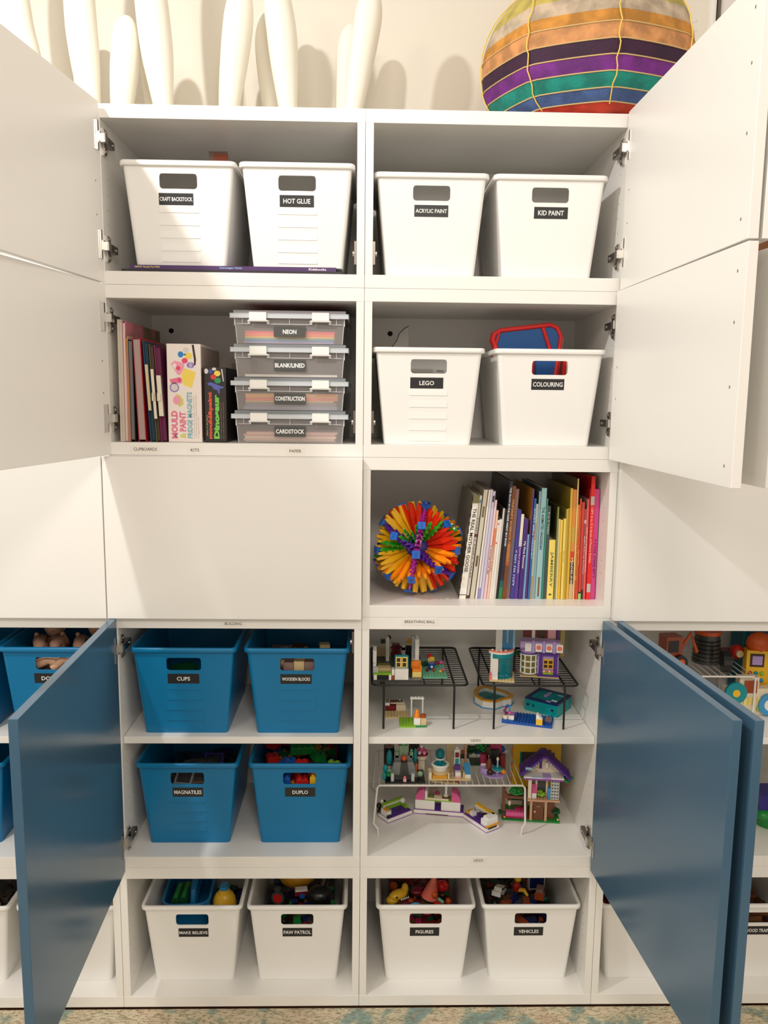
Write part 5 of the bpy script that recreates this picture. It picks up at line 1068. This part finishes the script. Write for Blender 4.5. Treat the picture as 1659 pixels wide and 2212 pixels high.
# make believe
bx, by, bz = -42.8, 3.6, Z1
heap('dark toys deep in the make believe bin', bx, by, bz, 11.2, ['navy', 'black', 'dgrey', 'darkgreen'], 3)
def caddy():
    t = thing('toy_caddy', 'bright blue plastic caddy with centre handle in the make believe bin', 'caddy', (bx-1.6, by+6.6, bz+11.3), 3)
    k = mt('caddy_blue', (24, 120, 178), .3)
    o_ = rrect(-7.6, 0, 4.6, 20, 3.0, 5); i_ = rrect(-7.2, .4, 4.2, 19.6, 2.7, 5)
    def f(m):
        n = len(o_); vs = [(x, y, z) for z in (0, 7.0) for x, y in o_]+[(x, y, z) for z in (.4, 7.0) for x, y in i_]; fs = [tuple(range(n))[::-1], tuple(range(2*n, 3*n))]
        for a in range(n):
            b = (a+1) % n; fs += [(a, b, n+b, n+a), (2*n+b, 2*n+a, 3*n+a, 3*n+b), (n+a, n+b, 3*n+b, 3*n+a)]
        m.add(vs, fs, k); m.tube([(x, y, 7.0) for x, y in o_+[o_[0]]], .35, k, 6)
    one('tray', t, f); one('handle', t, lambda m: (m.box(-.9, .5, .4, .5, 19.5, 3.4, k), m.tube([(-.2, 4.0, 3), (-.1, 5.5, 7.6), (0, 10, 8.8), (0, 15.5, 7.6), (0, 17, 3)], .85, k, 8)), bevel=.1)
caddy()
for i, (a, b) in enumerate(((-7.2, 8.8), (-5.2, 9.2))):
    item('green_block', ['dark green toy carton leaning in the caddy, left one', 'dark green toy carton leaning in the caddy, beside the handle'][i], 'toy', bx+a, by+b, bz+12.3, 0, [('carton', [('b', 0, 0, 0, 1.9, 8.5, 5.6, 'darkgreen'), ('b', .4, .8, 5.8, 1.4, 7.4, 6.0, 'green')])])
item('spray_bottle', 'yellow toy spray bottle with a blue neck', 'toy', bx+6.4, by+11.4, bz+11.4, 0, [('body', [('e', 0, 0, 4.2, 3.2, 2.9, 4.0, 'yellow'), ('k', 0, 0, 5.0, 2.7, 3.6, 1.2, 'yellow')]), ('neck', [('c', 0, 0, 8.4, 1.3, .8, 'azure')]), ('trigger', [('b', -.8, -1.8, 9.0, .8, .9, 9.7, 'azure')])])
# the bin right of it
bx = -16.0
heap('dark and coloured small toys deep in the bin right of the make believe one', bx, by, bz, 15, ['black', 'brown', 'dgrey', 'darkred', 'navy', 'green'], 4)
item('toy_camera', 'black toy camera with a red round lens at the bin front', 'toy', bx-6.0, by+9.6, bz+15.6, -14, [('body', [('b', -2.6, 0, -1.2, 2.6, 2.0, 3.4, 'black'), ('c', 0, .2, 3.4, .9, .5, 'dgrey')]), ('lens', [('p', [(.2+1.8*math.cos(k*.5236), 1.4+1.8*math.sin(k*.5236)) for k in range(12)], -.5, 0, 'dgrey', 'y'), ('p', [(.2+1.25*math.cos(k*.5236), 1.4+1.25*math.sin(k*.5236)) for k in range(12)], -.62, -.5, 'red', 'y')])])
item('toy_duck', 'large mustard yellow toy lying at the back of the bin', 'toy', bx-1.5, by+20, bz+14.2, 10, [('body', [('e', 0, 0, 2.6, 5.2, 4.0, 3.2, 'gold'), ('e', 5.2, 1.0, 3.6, 3.2, 3.0, 2.6, 'gold')])])
item('toy_helmet', 'lumpy black toy at the right of the bin beside the yellow one', 'toy', bx+5.2, by+12.2, bz+14.4, 0, [('shell', [('e', 0, 0, 1.6, 3.6, 3.0, 2.4, 'black'), ('b', -2.6, -2.4, .2, 3.0, 1.4, 2.4, 'black')]), ('strap', [('t', [(.6, 1, 3.4), (1.6, 2.4, 6.2)], .9, 'black')])])
item('toy_truck', 'tiny red and white toy truck in the bin with the black camera', 'toy', bx+.2, by+12.6, bz+15.3, 8, [('body', [('b', -1.9, 0, 0, 1.9, 1.8, 1.2, 'darkred'), ('b', -1.7, .1, 1.2, 1.6, 1.7, 1.8, 'white')]), ('bumper', [('b', -.5, -.5, -.4, .8, 0, .6, 'blue')])])
# figures
bx = 17.0
heap('mixed dark red and black small toys deep in the figures bin', bx, by, bz, 14.6, ['darkred', 'black', 'brown', 'dorange', 'dgreen' if 'dgreen' in PAL else 'darkgreen', 'magenta'], 5)
item('toy_dinosaur', 'yellow toy dinosaur head with white teeth at the left of the bin', 'toy', bx-6.6, by+11.8, bz+14.4, 30, [('head', [('e', 0, 0, 1.8, 2.9, 1.6, 1.3, 'yellow'), ('e', -1.6, .2, .8, 2.0, 1.4, 1.2, 'yellow'), ('e', 2.1, 0, 2.8, 1.0, 1.0, 1.6, 'yellow')]), ('teeth', [('k', .2+.55*i, -1.35, .9, .22, .5, .02, 'white') for i in range(5)]), ('eye', [('e', -1.3, -1.35, 2.1, .3, .2, .3, 'black')])])
item('toy_bug', 'small dark red spiky toy in the middle of the figures bin', 'toy', bx-1.4, by+13.6, bz+15, 0, [('body', [('e', 0, 0, .8, 1.8, 1.2, .9, 'darkred')]), ('spike', [('t', [(.4*i-.8, 0, 1.2), (.7*i-1.2, -.6, 2.6)], .2, 'magenta') for i in range(5)])])
item('toy_cone', 'orange and clear cone-shaped toy leaning to the right', 'toy', bx+2.0, by+13, bz+14.8, 0, [('cone', [('k', 0, 0, 0, 2.4, 6.4, .4, 'coral'), ('e', .8, -1.4, 1.6, 1.0, .9, 1.0, 'dorange')]), ('green_tip', [('t', [(2.2, -1.2, .6), (3.6, -2.2, .4)], .5, 'mint')])], None, (0, 12))
item('toy_ladybird', 'round red toy at the right of the figures bin', 'toy', bx+5.6, by+16, bz+14.7, 0, [('body', [('e', 0, 0, 1.3, 1.9, 1.7, 1.5, 'scarlet')]), ('knob', [('e', .8, -1.2, 2.4, .7, .7, .7, 'scarlet')])])
item('toy_ring', 'pink and blue rings seen through the hand hole of the figures bin', 'toy', bx-.2, by+4.6, bz+15.0, 0, [('pink_disc', [('e', 1.0, 0, 1.4, 1.7, .6, 1.2, 'pink')]), ('blue_ring', [('t', [(-2.2+1.5*math.cos(k*.5236), 0, 2.4+1.0*math.sin(k*.5236)) for k in range(13)], .35, 'azure')]), ('red_part', [('b', 2.8, -.2, .4, 4.4, 1.2, 3.2, 'red')])])
# vehicles
bx = 44.2
heap('mixed dark and blue small toys deep in the vehicles bin', bx, by, bz, 14.6, ['black', 'brown', 'navy', 'darkgreen', 'dgrey', 'rust'], 6)
item('toy_police_car', 'white toy car with black windows tilted at the left of the bin', 'toy', bx-6.2, by+13.4, bz+15.2, 62, [('body', [('b', -2.8, -1.2, 0, 2.8, 1.2, 1.2, 'white'), ('b', -1.6, -1.05, 1.2, 1.5, 1.05, 2.1, 'white')]), ('window', [('b', -1.3, -1.1, 1.35, -.2, 1.1, 1.95, 'black'), ('b', .1, -1.1, 1.35, 1.2, 1.1, 1.95, 'black')]), ('wheel', [('p', [(x+.55*math.cos(k*.785), .1+.55*math.sin(k*.785)) for k in range(8)], s-.2, s+.2, 'black', 'y') for x in (-1.7, 1.7) for s in (-1.2, 1.2)])], None, (0, 18))
item('toy_fireman', 'yellow and red jointed toy in the middle of the vehicles bin', 'toy', bx-1.0, by+15, bz+15, 20, [('torso', [('e', 0, 0, 1.2, 1.2, .9, 1.5, 'red'), ('e', .4, .2, 3.4, 1.0, .9, .8, 'yellow')]), ('leg', [('t', [(.4, -.4, .6), (1.4, -1.6, .9), (1.9, -2.6, -.2)], [.7, .6, .4], 'yellow')])])
item('clear_case', 'clear plastic case standing behind the brown toy truck', 'case', bx+2.6, by+16.5, bz+14.4, 4, [('shell', [('b', 0, 0, 0, 4.6, 1.6, 5.8, 'xlgrey' if 0 else 'lgrey'), ('b', .3, -.05, .4, 4.3, 0, 5.4, 'navy')])])
item('toy_truck', 'brown toy truck with round eyes in the vehicles bin', 'toy', bx+5.0, by+12.8, bz+15.1, 70, [('body', [('b', -2.2, -1.2, 0, 2.2, 1.2, 1.5, 'rust'), ('b', -1.2, -1.0, 1.5, 1.2, 1.0, 2.5, 'taupe')]), ('eye', [('e', -.6, -1.1, 1.9, .35, .2, .35, 'black'), ('e', .6, -1.1, 1.9, .35, .2, .35, 'black')])])
item('toy_ring', 'pale blue small toy lying at the front of the vehicles bin', 'toy', bx+.6, by+5.4, bz+14.9, 0, [('body', [('e', 0, 0, 1.4, 2.4, .9, .9, 'lgrey'), ('e', -2.6, .3, 1.8, 1.6, 1.0, 1.0, 'navy')]), ('tip', [('e', 2.4, 0, 1.9, .9, .7, .5, 'rust')])])
# chunky bricks
def chunk(x, y, z, rz, c, nx=2, tilt=(0, 0)):
    lab = {'red': 'red', 'blue': 'blue', 'green': 'bright green', 'yellow': 'yellow', 'lime': 'lime green', 'orange': 'orange', 'paleyellow': 'pale yellow'}[c]
    t = thing('chunky_brick', CH.pop(0).format(lab), 'brick', (x, y, z+1.0), rz, 'chunky bricks in the blue bin')
    t.rotation_euler = (R(tilt[0]), R(tilt[1]), R(rz)); w = 1.6*nx
    one('block', t, lambda m: m.box(0, 0, 0, w, 3.2, 1.9, c), bevel=.08)
    for i in range(nx):
        for j in range(2): one('stud', t, lambda m: m.cyl((.8+1.6*i, .8+1.6*j, 1.9), (.8+1.6*i, .8+1.6*j, 2.35), .47, c, n=12))
CH = ['small {} brick at the far left of the heap', '{} brick at the left front corner', '{} brick left of the middle, tilted', '{} brick on top near the middle front', '{} long brick lying across the middle back', '{} brick at the right, against the rim', '{} brick in the right back corner', '{} brick behind the left corner one', '{} brick seen in the hand hole, left', '{} brick seen in the hand hole, middle', '{} brick seen in the hand hole, right']
bx, by, bz = -15.3, 4.2, ZL
heap('coloured chunky bricks deep in the blue bin', bx, by, bz, 17.2, ['red', 'blue', 'green', 'darkred', 'yellow', 'black'], 8)
chunk(bx-9.0, by+10.4, bz+15.8, 20, 'red'); chunk(bx-6.6, by+5.2, bz+15.9, -15, 'blue', 2, (8, 0)); chunk(bx-4.0, by+6.8, bz+17.0, 25, 'blue', 2, (-12, 10))
chunk(bx-1.6, by+4.6, bz+16.6, -10, 'red', 2, (10, -6)); chunk(bx-3.4, by+13.4, bz+17.2, 8, 'green', 4); chunk(bx+6.4, by+4.8, bz+16.8, -6, 'lime', 2, (0, 8)); chunk(bx+3.2, by+11.2, bz+16.4, 30, 'green', 2, (0, 14))
chunk(bx-8.2, by+18.5, bz+16.4, 60, 'red', 2); chunk(bx-4.2, by+2.6, bz+14.4, 0, 'blue', 1); chunk(bx-1.3, by+2.4, bz+14.2, 12, 'red', 2, (0, 16)); chunk(bx+2.4, by+2.6, bz+14.6, -8, 'yellow', 1)
# wooden blocks, magnetic tiles, cups
heap('wooden blocks lying deep in their blue bin', -15.6, 1.5, ZB, 16.4, ['taupe', 'tan', 'brown', 'skin', 'lgrey'], 9)
for i, (a, b, c_, cl) in enumerate(((-3.6, 3.0, 15.4, 'taupe'), (-1.0, 3.2, 15.6, 'tan'), (1.6, 3.0, 15.5, 'taupe'), (5.0, 12, 17.0, 'tan'))):
    item('wooden_block', ['plain wooden block at the left of the hand hole', 'light wooden block in the middle of the hand hole', 'greyish wooden block at the right of the hand hole', 'pale wooden block on top at the right of the bin'][i], 'block', -15.6+a, 1.5+b, ZB+c_, 6*i-8, [('block', [('b', 0, 0, 0, 2.5, 2.4, 2.4, cl)])])
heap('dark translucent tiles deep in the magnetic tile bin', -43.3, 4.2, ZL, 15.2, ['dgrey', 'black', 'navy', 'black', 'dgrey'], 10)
for i in range(6):
    q = random.Random(i+30)
    t = thing('magnetic_tile', ['grey', 'smoky', 'dark blue', 'brownish', 'nearly black', 'dull violet'][i]+' magnetic tile in the blue bin under the cups, tilted', 'tile', (-43.3-4.2+1.2*i, 4.2+4.5+(i % 3)*3.5, ZL+14.6), 0)
    t.rotation_euler = (R(q.uniform(30, 60)), R(q.uniform(-12, 12)), R(q.uniform(-20, 20)))
    cc = ['grey', 'dgrey', 'navy', 'brown', 'black', 'indigo'][i]
    one('frame', t, lambda m: [m.box(*b, cc) for b in ((0, 0, 0, 5, .5, .5), (0, 4.5, 0, 5, 5, .5), (0, .5, 0, .5, 4.5, .5), (4.5, .5, 0, 5, 4.5, .5))]); one('pane', t, lambda m: m.box(.5, .5, .15, 4.5, 4.5, .35, clear('smoke_tile', (60, 60, 66), .5)))
for i in range(4):
    t = thing('toy_cup', ['dark blue nesting cup at the front left of the cups bin', 'black nesting cup at the front right of the cups bin', 'dark green nesting cup at the back left of the cups bin', 'dark grey nesting cup at the back right of the cups bin'][i], 'cup', (-42.9-4.6+9.2*(i % 2), 9.5+13*(i//2), ZB+.42), 0)
    one('cup', t, lambda m: (m.lathe([(2.6, 0), (3.6, 9.5), (3.8, 9.6), (3.8, 10), (3.3, 10), (2.4, .4)], pc(['navy', 'black', 'darkgreen', 'dgrey'][i]), n=20)))
# dolls
SK = mt('doll_vinyl', (206, 160, 134), .5)
def doll(label, x, y, z, rz, tl, sc=1):
    t = thing('baby_doll', label, 'doll', (x, y, z), rz, 'dolls in the blue bin'); t.rotation_euler = (R(tl[0]), R(tl[1]), R(rz)); t.scale = (sc,)*3
    one('torso', t, lambda m: (m.ell((0, 0, 0), (3.0, 2.2, 4.0), SK, 16, 10), m.ell((0, 0, -2.6), (3.0, 2.4, 2.4), SK, 16, 10)))
    one('head', t, lambda m: (m.ell((0, 0, 6.2), (2.7, 2.7, 3.0), SK, 18, 12), m.ell((0, -2.7, 5.9), (.35, .4, .35), SK, 8, 6), m.ell((-1.0, -2.35, 6.5), (.35, .25, .3), 'dbrown', 8, 6), m.ell((1.0, -2.35, 6.5), (.35, .25, .3), 'dbrown', 8, 6), m.ell((0, -2.35, 4.8), (.6, .25, .2), 'coral', 8, 6), m.ell((2.7, 0, 6.1), (.35, .5, .7), SK, 8, 6), m.ell((-2.7, 0, 6.1), (.35, .5, .7), SK, 8, 6)))
    for s in (-1, 1):
        one('leg', t, lambda m: (m.tube([(s*1.5, 0, -2.6), (s*2.3, -3.2, -1.2), (s*2.4, -5.4, 1.6), (s*2.3, -6.4, 0), (s*2.2, -6.9, -2.0)], [1.9, 2.2, 2.1, 1.7, 1.1], SK, 12), m.ell((s*2.1, -7.3, -2.8), (.9, 1.3, .9), SK, 10, 7)))
        one('arm', t, lambda m: (m.tube([(s*2.6, 0, 2.6), (s*4.0, -1.4, 1.2), (s*4.2, -3.2, 1.8), (s*3.8, -4.4, 3.0)], [1.1, 1.1, .95, .65], SK, 10), m.ell((s*3.7, -4.9, 3.4), (.7, .8, .6), SK, 8, 6)))
heap('soft pinkish doll parts deep in the dolls bin', -74.15, 1.5, ZB, 14.5, ['skin', 'taupe', 'skin', 'cream'], 12)
doll('bare baby doll at the left of the dolls bin, knees up', -79.5, 16.5, ZB+17.2, 6, (-28, 0), .86); doll('bare baby doll at the right of the dolls bin, knees up', -68.9, 17.0, ZB+17.2, -6, (-24, 0), .86)
item('doll_leg', 'pale vinyl limbs showing in the hand hole of the dolls bin', 'doll', -74.6, 4.9, ZB+15.9, 0, [('limb', [('t', [(-4.2, 0, 1.0), (-1.6, .2, 2.2), (.4, 0, 1.6)], 1.3, 'skin'), ('t', [(-.4, -.2, .2), (2.0, 0, 2.4), (4.2, .6, 2.2)], 1.3, 'skin')])])
# craft bin paper, colouring bin, small-brick bin
item('paper_wad', 'brownish pink crumpled paper poking out of the craft backstock bin', 'paper', -36.4, 17, Z5+2.1, 0, [('sheet', [('b', -1.0, 0, 0, 3.4, .5, 28.3, 'taupe'), ('b', .4, -.4, 0, 3.6, .0, 27.6, 'rust')])], None)
item('cardboard_piece', 'dark crumpled piece seen in the hand hole of the craft backstock bin', 'paper', -42.4, 8.5, Z5+2.05, 10, [('sheet', [('b', -3.4, 0, 0, -1.2, .6, 16.6, 'black'), ('b', -1.2, .2, 0, 1.6, .7, 17.6, 'dgrey')])], None)
CR = mt('case_red', (206, 34, 34), .6, bump=(200, .3)); CB = mt('case_blue', (20, 84, 150), .6, bump=(200, .3))
t = thing('pencil_case', 'blue pencil case with red trim standing in the colouring bin', 'pencil case', (30.2+8.6, 9.6, Z4+1.1), 0)
cs = [(-4.6, 0), (6.0, 0), (8.2, 24.6), (7.2, 26.6), (5.6, 27.3), (-6.4, 25.8), (-7.8, 25.0), (-8.1, 23.6), (-6.4, 20)]
one('panel', t, lambda m: m.prism(cs, 0, 2.6, CB, axis='y'), bevel=.35, seg=3)
one('trim', t, lambda m: (m.tube([(x, -.05, z) for x, z in cs+[cs[0]]], .55, CR, 8), m.tube([(x, 2.6, z) for x, z in cs+[cs[0]]], .5, CR, 8), m.tube([(-6.6, -.1, 25.2), (-8.2, -.1, 19.5)], .35, CR, 6), m.tube([(3.8, -.1, 26.6), (6.2, -.1, 20.0)], .5, CR, 6), m.tube([(1.6, -.1, 20.4), (1.6, -.1, 3)], .5, CR, 6)))
one('zipper', t, lambda m: m.hexa([(6.2, .4, 1), (6.8, .4, 1), (6.8, 2.2, 1), (6.2, 2.2, 1), (8.3, .4, 24.4), (8.9, .4, 24.4), (8.9, 2.2, 24.4), (8.3, 2.2, 24.4)], mt('zip_cream', (226, 206, 180), .5)))
for i, (a, w, c_) in enumerate(((47.9, .6, 'scarlet'), (48.6, .5, 'cream'), (49.2, .4, 'darkgreen'), (49.7, .5, 'gold'), (50.3, .6, 'black'), (51.0, .7, 'lgrey'))):
    item('colouring_book', ['red', 'cream', 'dark green', 'golden', 'black', 'light grey'][i]+' thin book upright right of the pencil case', 'book', a-.2, 8.6, Z4+.45, 0, [('cover', [('b', 0, 0, 0, w, 20, 20.3-i*.1, c_)])])
item('white_foam_pieces', 'small white lumpy pieces at the back right of the colouring bin', 'craft foam', 49.0, 29.2, Z4+.45, 0, [('column', [('b', -3.6, 0, 0, 2.8, 1.8, 20.6, 'white')]), ('lump', [('e', -3.2+.95*i, .8, 20.9+.25*(i % 2), .6, .6, .55, 'white') for i in range(7)])])
item('instruction_box', 'grey card box with black lettering seen in the hand hole', 'box', 8.0, 14.0, Z4+.45, 0, [('carton', [('b', 0, 0, 0, 13.6, 10, 17.4, mt('card_grey', (176, 172, 166), .6))])])
o_ = [x for x in COL.objects if x.name.startswith('instruction_box')][-1]
text('MAN', 1.7, .62, INKK, (10.6, -.03, 16.9), parent=o_, bold=0)
t = thing('plastic_bag', 'clear crinkled plastic bag sticking up out of the bin at the left', 'bag', (8.6, 21.5, Z4+.4), 0)
one('film', t, lambda m: (m.hexa([(-2.6, 0, 0), (2.6, 0, 0), (2.6, .4, 0), (-2.6, .4, 0), (-1.6, -.4, 23), (2.6, -.2, 24.6), (2.6, 0, 24.6), (-1.6, 0, 23)], clear('bag_film', (210, 206, 200), .25, .15)), m.hexa([(-1.6, -.4, 23), (2.6, -.2, 24.6), (2.6, 0, 24.6), (-1.6, 0, 23), (1.6, 0, 28.0), (2.4, 0, 28.2), (2.4, .2, 28.2), (1.6, .2, 28)], clear('bag_film', (210, 206, 200), .25, .15))))
one('edge', t, lambda m: m.tube([(-1.6, -.4, 23), (-.4, -.3, 24.6), (.2, -.2, 26.4), (1.4, -.1, 27.6), (2.6, 0, 28.3)], .1, 'black', 5))

# ---------------------------------------------------------------- right-hand column
item('wooden_crate', 'brown wooden crate in the cabinet glimpsed between the far right doors', 'crate', 86.5, 6, Z5, 0, [('side', [('b', 0, 0, 0, 26, 1.2, 20, mt('crate_wood', (128, 76, 30), .6, noise=(14, (96, 54, 22), 5))), ('b', 0, 26.8, 0, 26, 28, 20, mt('crate_wood', (0, 0, 0)))]), ('end', [('b', 0, 1.2, 0, 1.2, 26.8, 20, mt('crate_wood', (0, 0, 0))), ('b', 24.8, 1.2, 0, 26, 26.8, 20, mt('crate_wood', (0, 0, 0)))]), ('bottom', [('b', 1.2, 1.2, 0, 24.8, 26.8, 1, mt('crate_wood', (0, 0, 0)))])])
zr = ZS+11.2+.38
def wheel(x, y0, y1, z, r, c): return ('p', [(x+r*math.cos(k*.3927), z+r*math.sin(k*.3927)) for k in range(16)], y0, y1, c, 'y')
item('toy_digger', 'orange and black toy digger on the right-hand white rack', 'toy', 81.8, 18.5, zr, 8, [('chassis', [('b', -3.4, 0, 1.0, 4.2, 5.2, 2.8, 'dgrey')]), ('cab', [('b', -1.0, .4, 2.8, 3.6, 4.8, 8.6, 'rust'), ('b', -.5, .3, 4.4, 2.4, .4, 7.6, 'black')]), ('boom', [('t', [(3.4, 2.4, 3.6), (6.4, 1.6, 9.2), (8.2, 1.2, 4.0)], .6, 'dorange')]), ('tyre', [wheel(-2.4, -.8, .6, 1.9, 1.9, 'black'), wheel(2.8, -.8, .6, 1.9, 1.9, 'black'), wheel(-2.4, 4.6, 6.0, 1.9, 1.9, 'black'), wheel(2.8, 4.6, 6.0, 1.9, 1.9, 'black')]), ('hub', [wheel(2.8, -1.0, -.8, 1.9, 1.0, 'dorange')])])
item('ribbed_tub', 'dark grey ribbed tub with an orange rim on the right-hand white rack', 'tub', 94.2, 25, zr, 0, [('tub', [('k', 0, 0, 0, 3.7, 8.0, 3.2, 'dgrey')]), ('rib', [('t', [(3.65*math.cos(k*.5236)-.07*j*math.cos(k*.5236), 3.65*math.sin(k*.5236), .9+j*1.1) for k in range(13)], .16, 'black') for j in range(6)]), ('rim', [('c', 0, 0, 8.0, 3.5, 1.0, 'dorange')])])
item('rubber_roller', 'thick black toy tyre standing on the right-hand white rack', 'toy', 96.6, 16.2, zr, 78, [('tyre', [wheel(0, -.1, 1.9, 2.9, 2.9, 'black')]), ('hub', [wheel(0, -.5, -.1, 2.9, 1.5, 'dgrey')])])
item('toy_tractor', 'dark red toy tractor behind the tyre on the right-hand rack', 'toy', 100.4, 24.5, zr, 0, [('body', [('b', -2.2, 0, .8, 3.0, 3.2, 3.2, 'darkred'), ('e', 2.2, .4, 3.0, 2.0, 1.8, 1.9, 'red')]), ('wheel', [wheel(2.2, -1.6, -1.0, 2.8, 1.0, 'tan'), wheel(-1.4, -.6, 0, 1.2, 1.2, 'black')])])
item('toy_dome', 'grey domed shell with dark slots below the right-hand rack', 'toy', 88.8, 20.5, ZS+.02, 0, [('shell', [('e', 0, 0, 4.0, 6.2, 5.0, 4.0, 'taupe'), ('c', 0, 0, 0, 5.2, 3.4, 'taupe')]), ('slot', [('t', [(-3.6+2*i, -4.2, 5.4), (-2.4+2*i, -2.6, 7.4)], .18, 'black') for i in range(4)])])
item('toy_train', 'white toy train with teal wheels and yellow keys at the right edge', 'toy', 96.1, 15.4, ZS+.02, 0, [('body', [('b', 0, 0, 1.6, 14.0, 2.8, 7.4, 'cream'), ('b', 3.4, .2, 7.4, 8.6, 2.7, 10.4, 'cream'), ('b', 0, .3, 0, 14.0, 2.6, 1.6, 'cream')]), ('red_panel', [('b', 4.6, -.15, 6.2, 8.0, 0, 9.6, 'rust')]), ('wheel', [wheel(2.2, -.9, -.1, 6.4, 2.9, 'teal'), wheel(11.4, -.9, -.1, 3.2, 3.0, 'azure')]), ('hub', [wheel(2.2, -1.05, -.9, 6.4, 1.0, 'yellow'), wheel(11.4, -1.05, -.9, 3.2, 1.6, 'white')]), ('key', [('b', 4.6+1.2*i, -.3, 3.0, 5.5+1.2*i, 0, 5.0, 'paleyellow') for i in range(4)]), ('green_knob', [('e', 8.9, -.2, 2.0, .8, .3, .8, 'lime')])])
item('toy_phone', 'yellow and orange toy phone with coloured buttons at the right edge', 'toy', 106.4, 20.6, ZS+.02, -8, [('body', [('b', -2.9, 0, 0, 3.4, 3.0, 16.0, 'yellow'), ('b', 3.4, .4, 0, 5.6, 3.4, 17, 'dorange')]), ('handset', [('e', .6, 1.6, 17.8, 3.6, 2.2, 3.0, 'dorange'), ('e', 2.0, 2.0, 12, 3.8, 1.6, 6.0, 'dorange')]), ('screen', [('b', -2.0, -.2, 11.6, 1.6, 0, 15.2, 'dbrown'), ('b', -1.5, -.3, 12.2, 1.1, -.2, 14.6, 'lavender')]), ('button', [('e', -1.8+1.5*(k % 3), -.1, 9.8-1.9*(k//3), .6, .4, .6, ('red', 'teal', 'lime', 'lime', 'red', 'azure', 'azure', 'lime', 'red')[k]) for k in range(9)])])
item('toy_box', 'tall dark turquoise toy box at the back of the right-hand shelf', 'toy', 106.6, 28.5, ZS+.02, 0, [('carton', [('b', -.4, 0, 0, 9.5, 8, 22.5, mt('deep_turquoise', (16, 96, 120), .5)), ('b', -.55, -.1, 0, 0, .3, 22.6, 'teal')])])
item('toy_tub', 'indigo and bright green toy tub on the lower right shelf', 'tub', 110.6, 16, ZL+.02, 0, [('bowl', [('k', 0, 0, 0, 4.0, 4.6, 5.6, 'green'), ('e', -3.4, -3.0, 4.0, 2.2, 2.0, 1.4, 'green')]), ('upper', [('b', -4.6, -3.4, 4.8, 3.8, 4.2, 9.2, 'indigo')])])
bx, by, bz = 104.0, 3.6, Z1
heap('brown wooden train tracks deep in the bottom right bin', bx, by, bz, 15.2, ['brown', 'dbrown', 'rust', 'brown'], 14)
for i in range(4):
    item('wooden_track', ['wooden track piece leaning at the left rim of its bin', 'wooden track piece lying across the bin front', 'wooden track piece tilted towards the back', 'short wooden track piece in the hand hole'][i], 'track', bx+(-7, -3, 0, -2.6)[i], by+(9, 6.5, 12, 3.4)[i], bz+(15.4, 15.6, 16, 14.8)[i], (30, -12, 50, 8)[i], [('plank', [('b', 0, 0, 0, (9, 9, 9, 5)[i], 3.2, 1.1, mt('track_wood', (136, 92, 46), .6, noise=(20, (104, 66, 30), 5)))]), ('groove', [('b', .1, .7, 1.1, (8.9, 8.9, 8.9, 4.9)[i], 1.0, 1.12, 'dbrown'), ('b', .1, 2.2, 1.1, (8.9, 8.9, 8.9, 4.9)[i], 2.5, 1.12, 'dbrown')])])
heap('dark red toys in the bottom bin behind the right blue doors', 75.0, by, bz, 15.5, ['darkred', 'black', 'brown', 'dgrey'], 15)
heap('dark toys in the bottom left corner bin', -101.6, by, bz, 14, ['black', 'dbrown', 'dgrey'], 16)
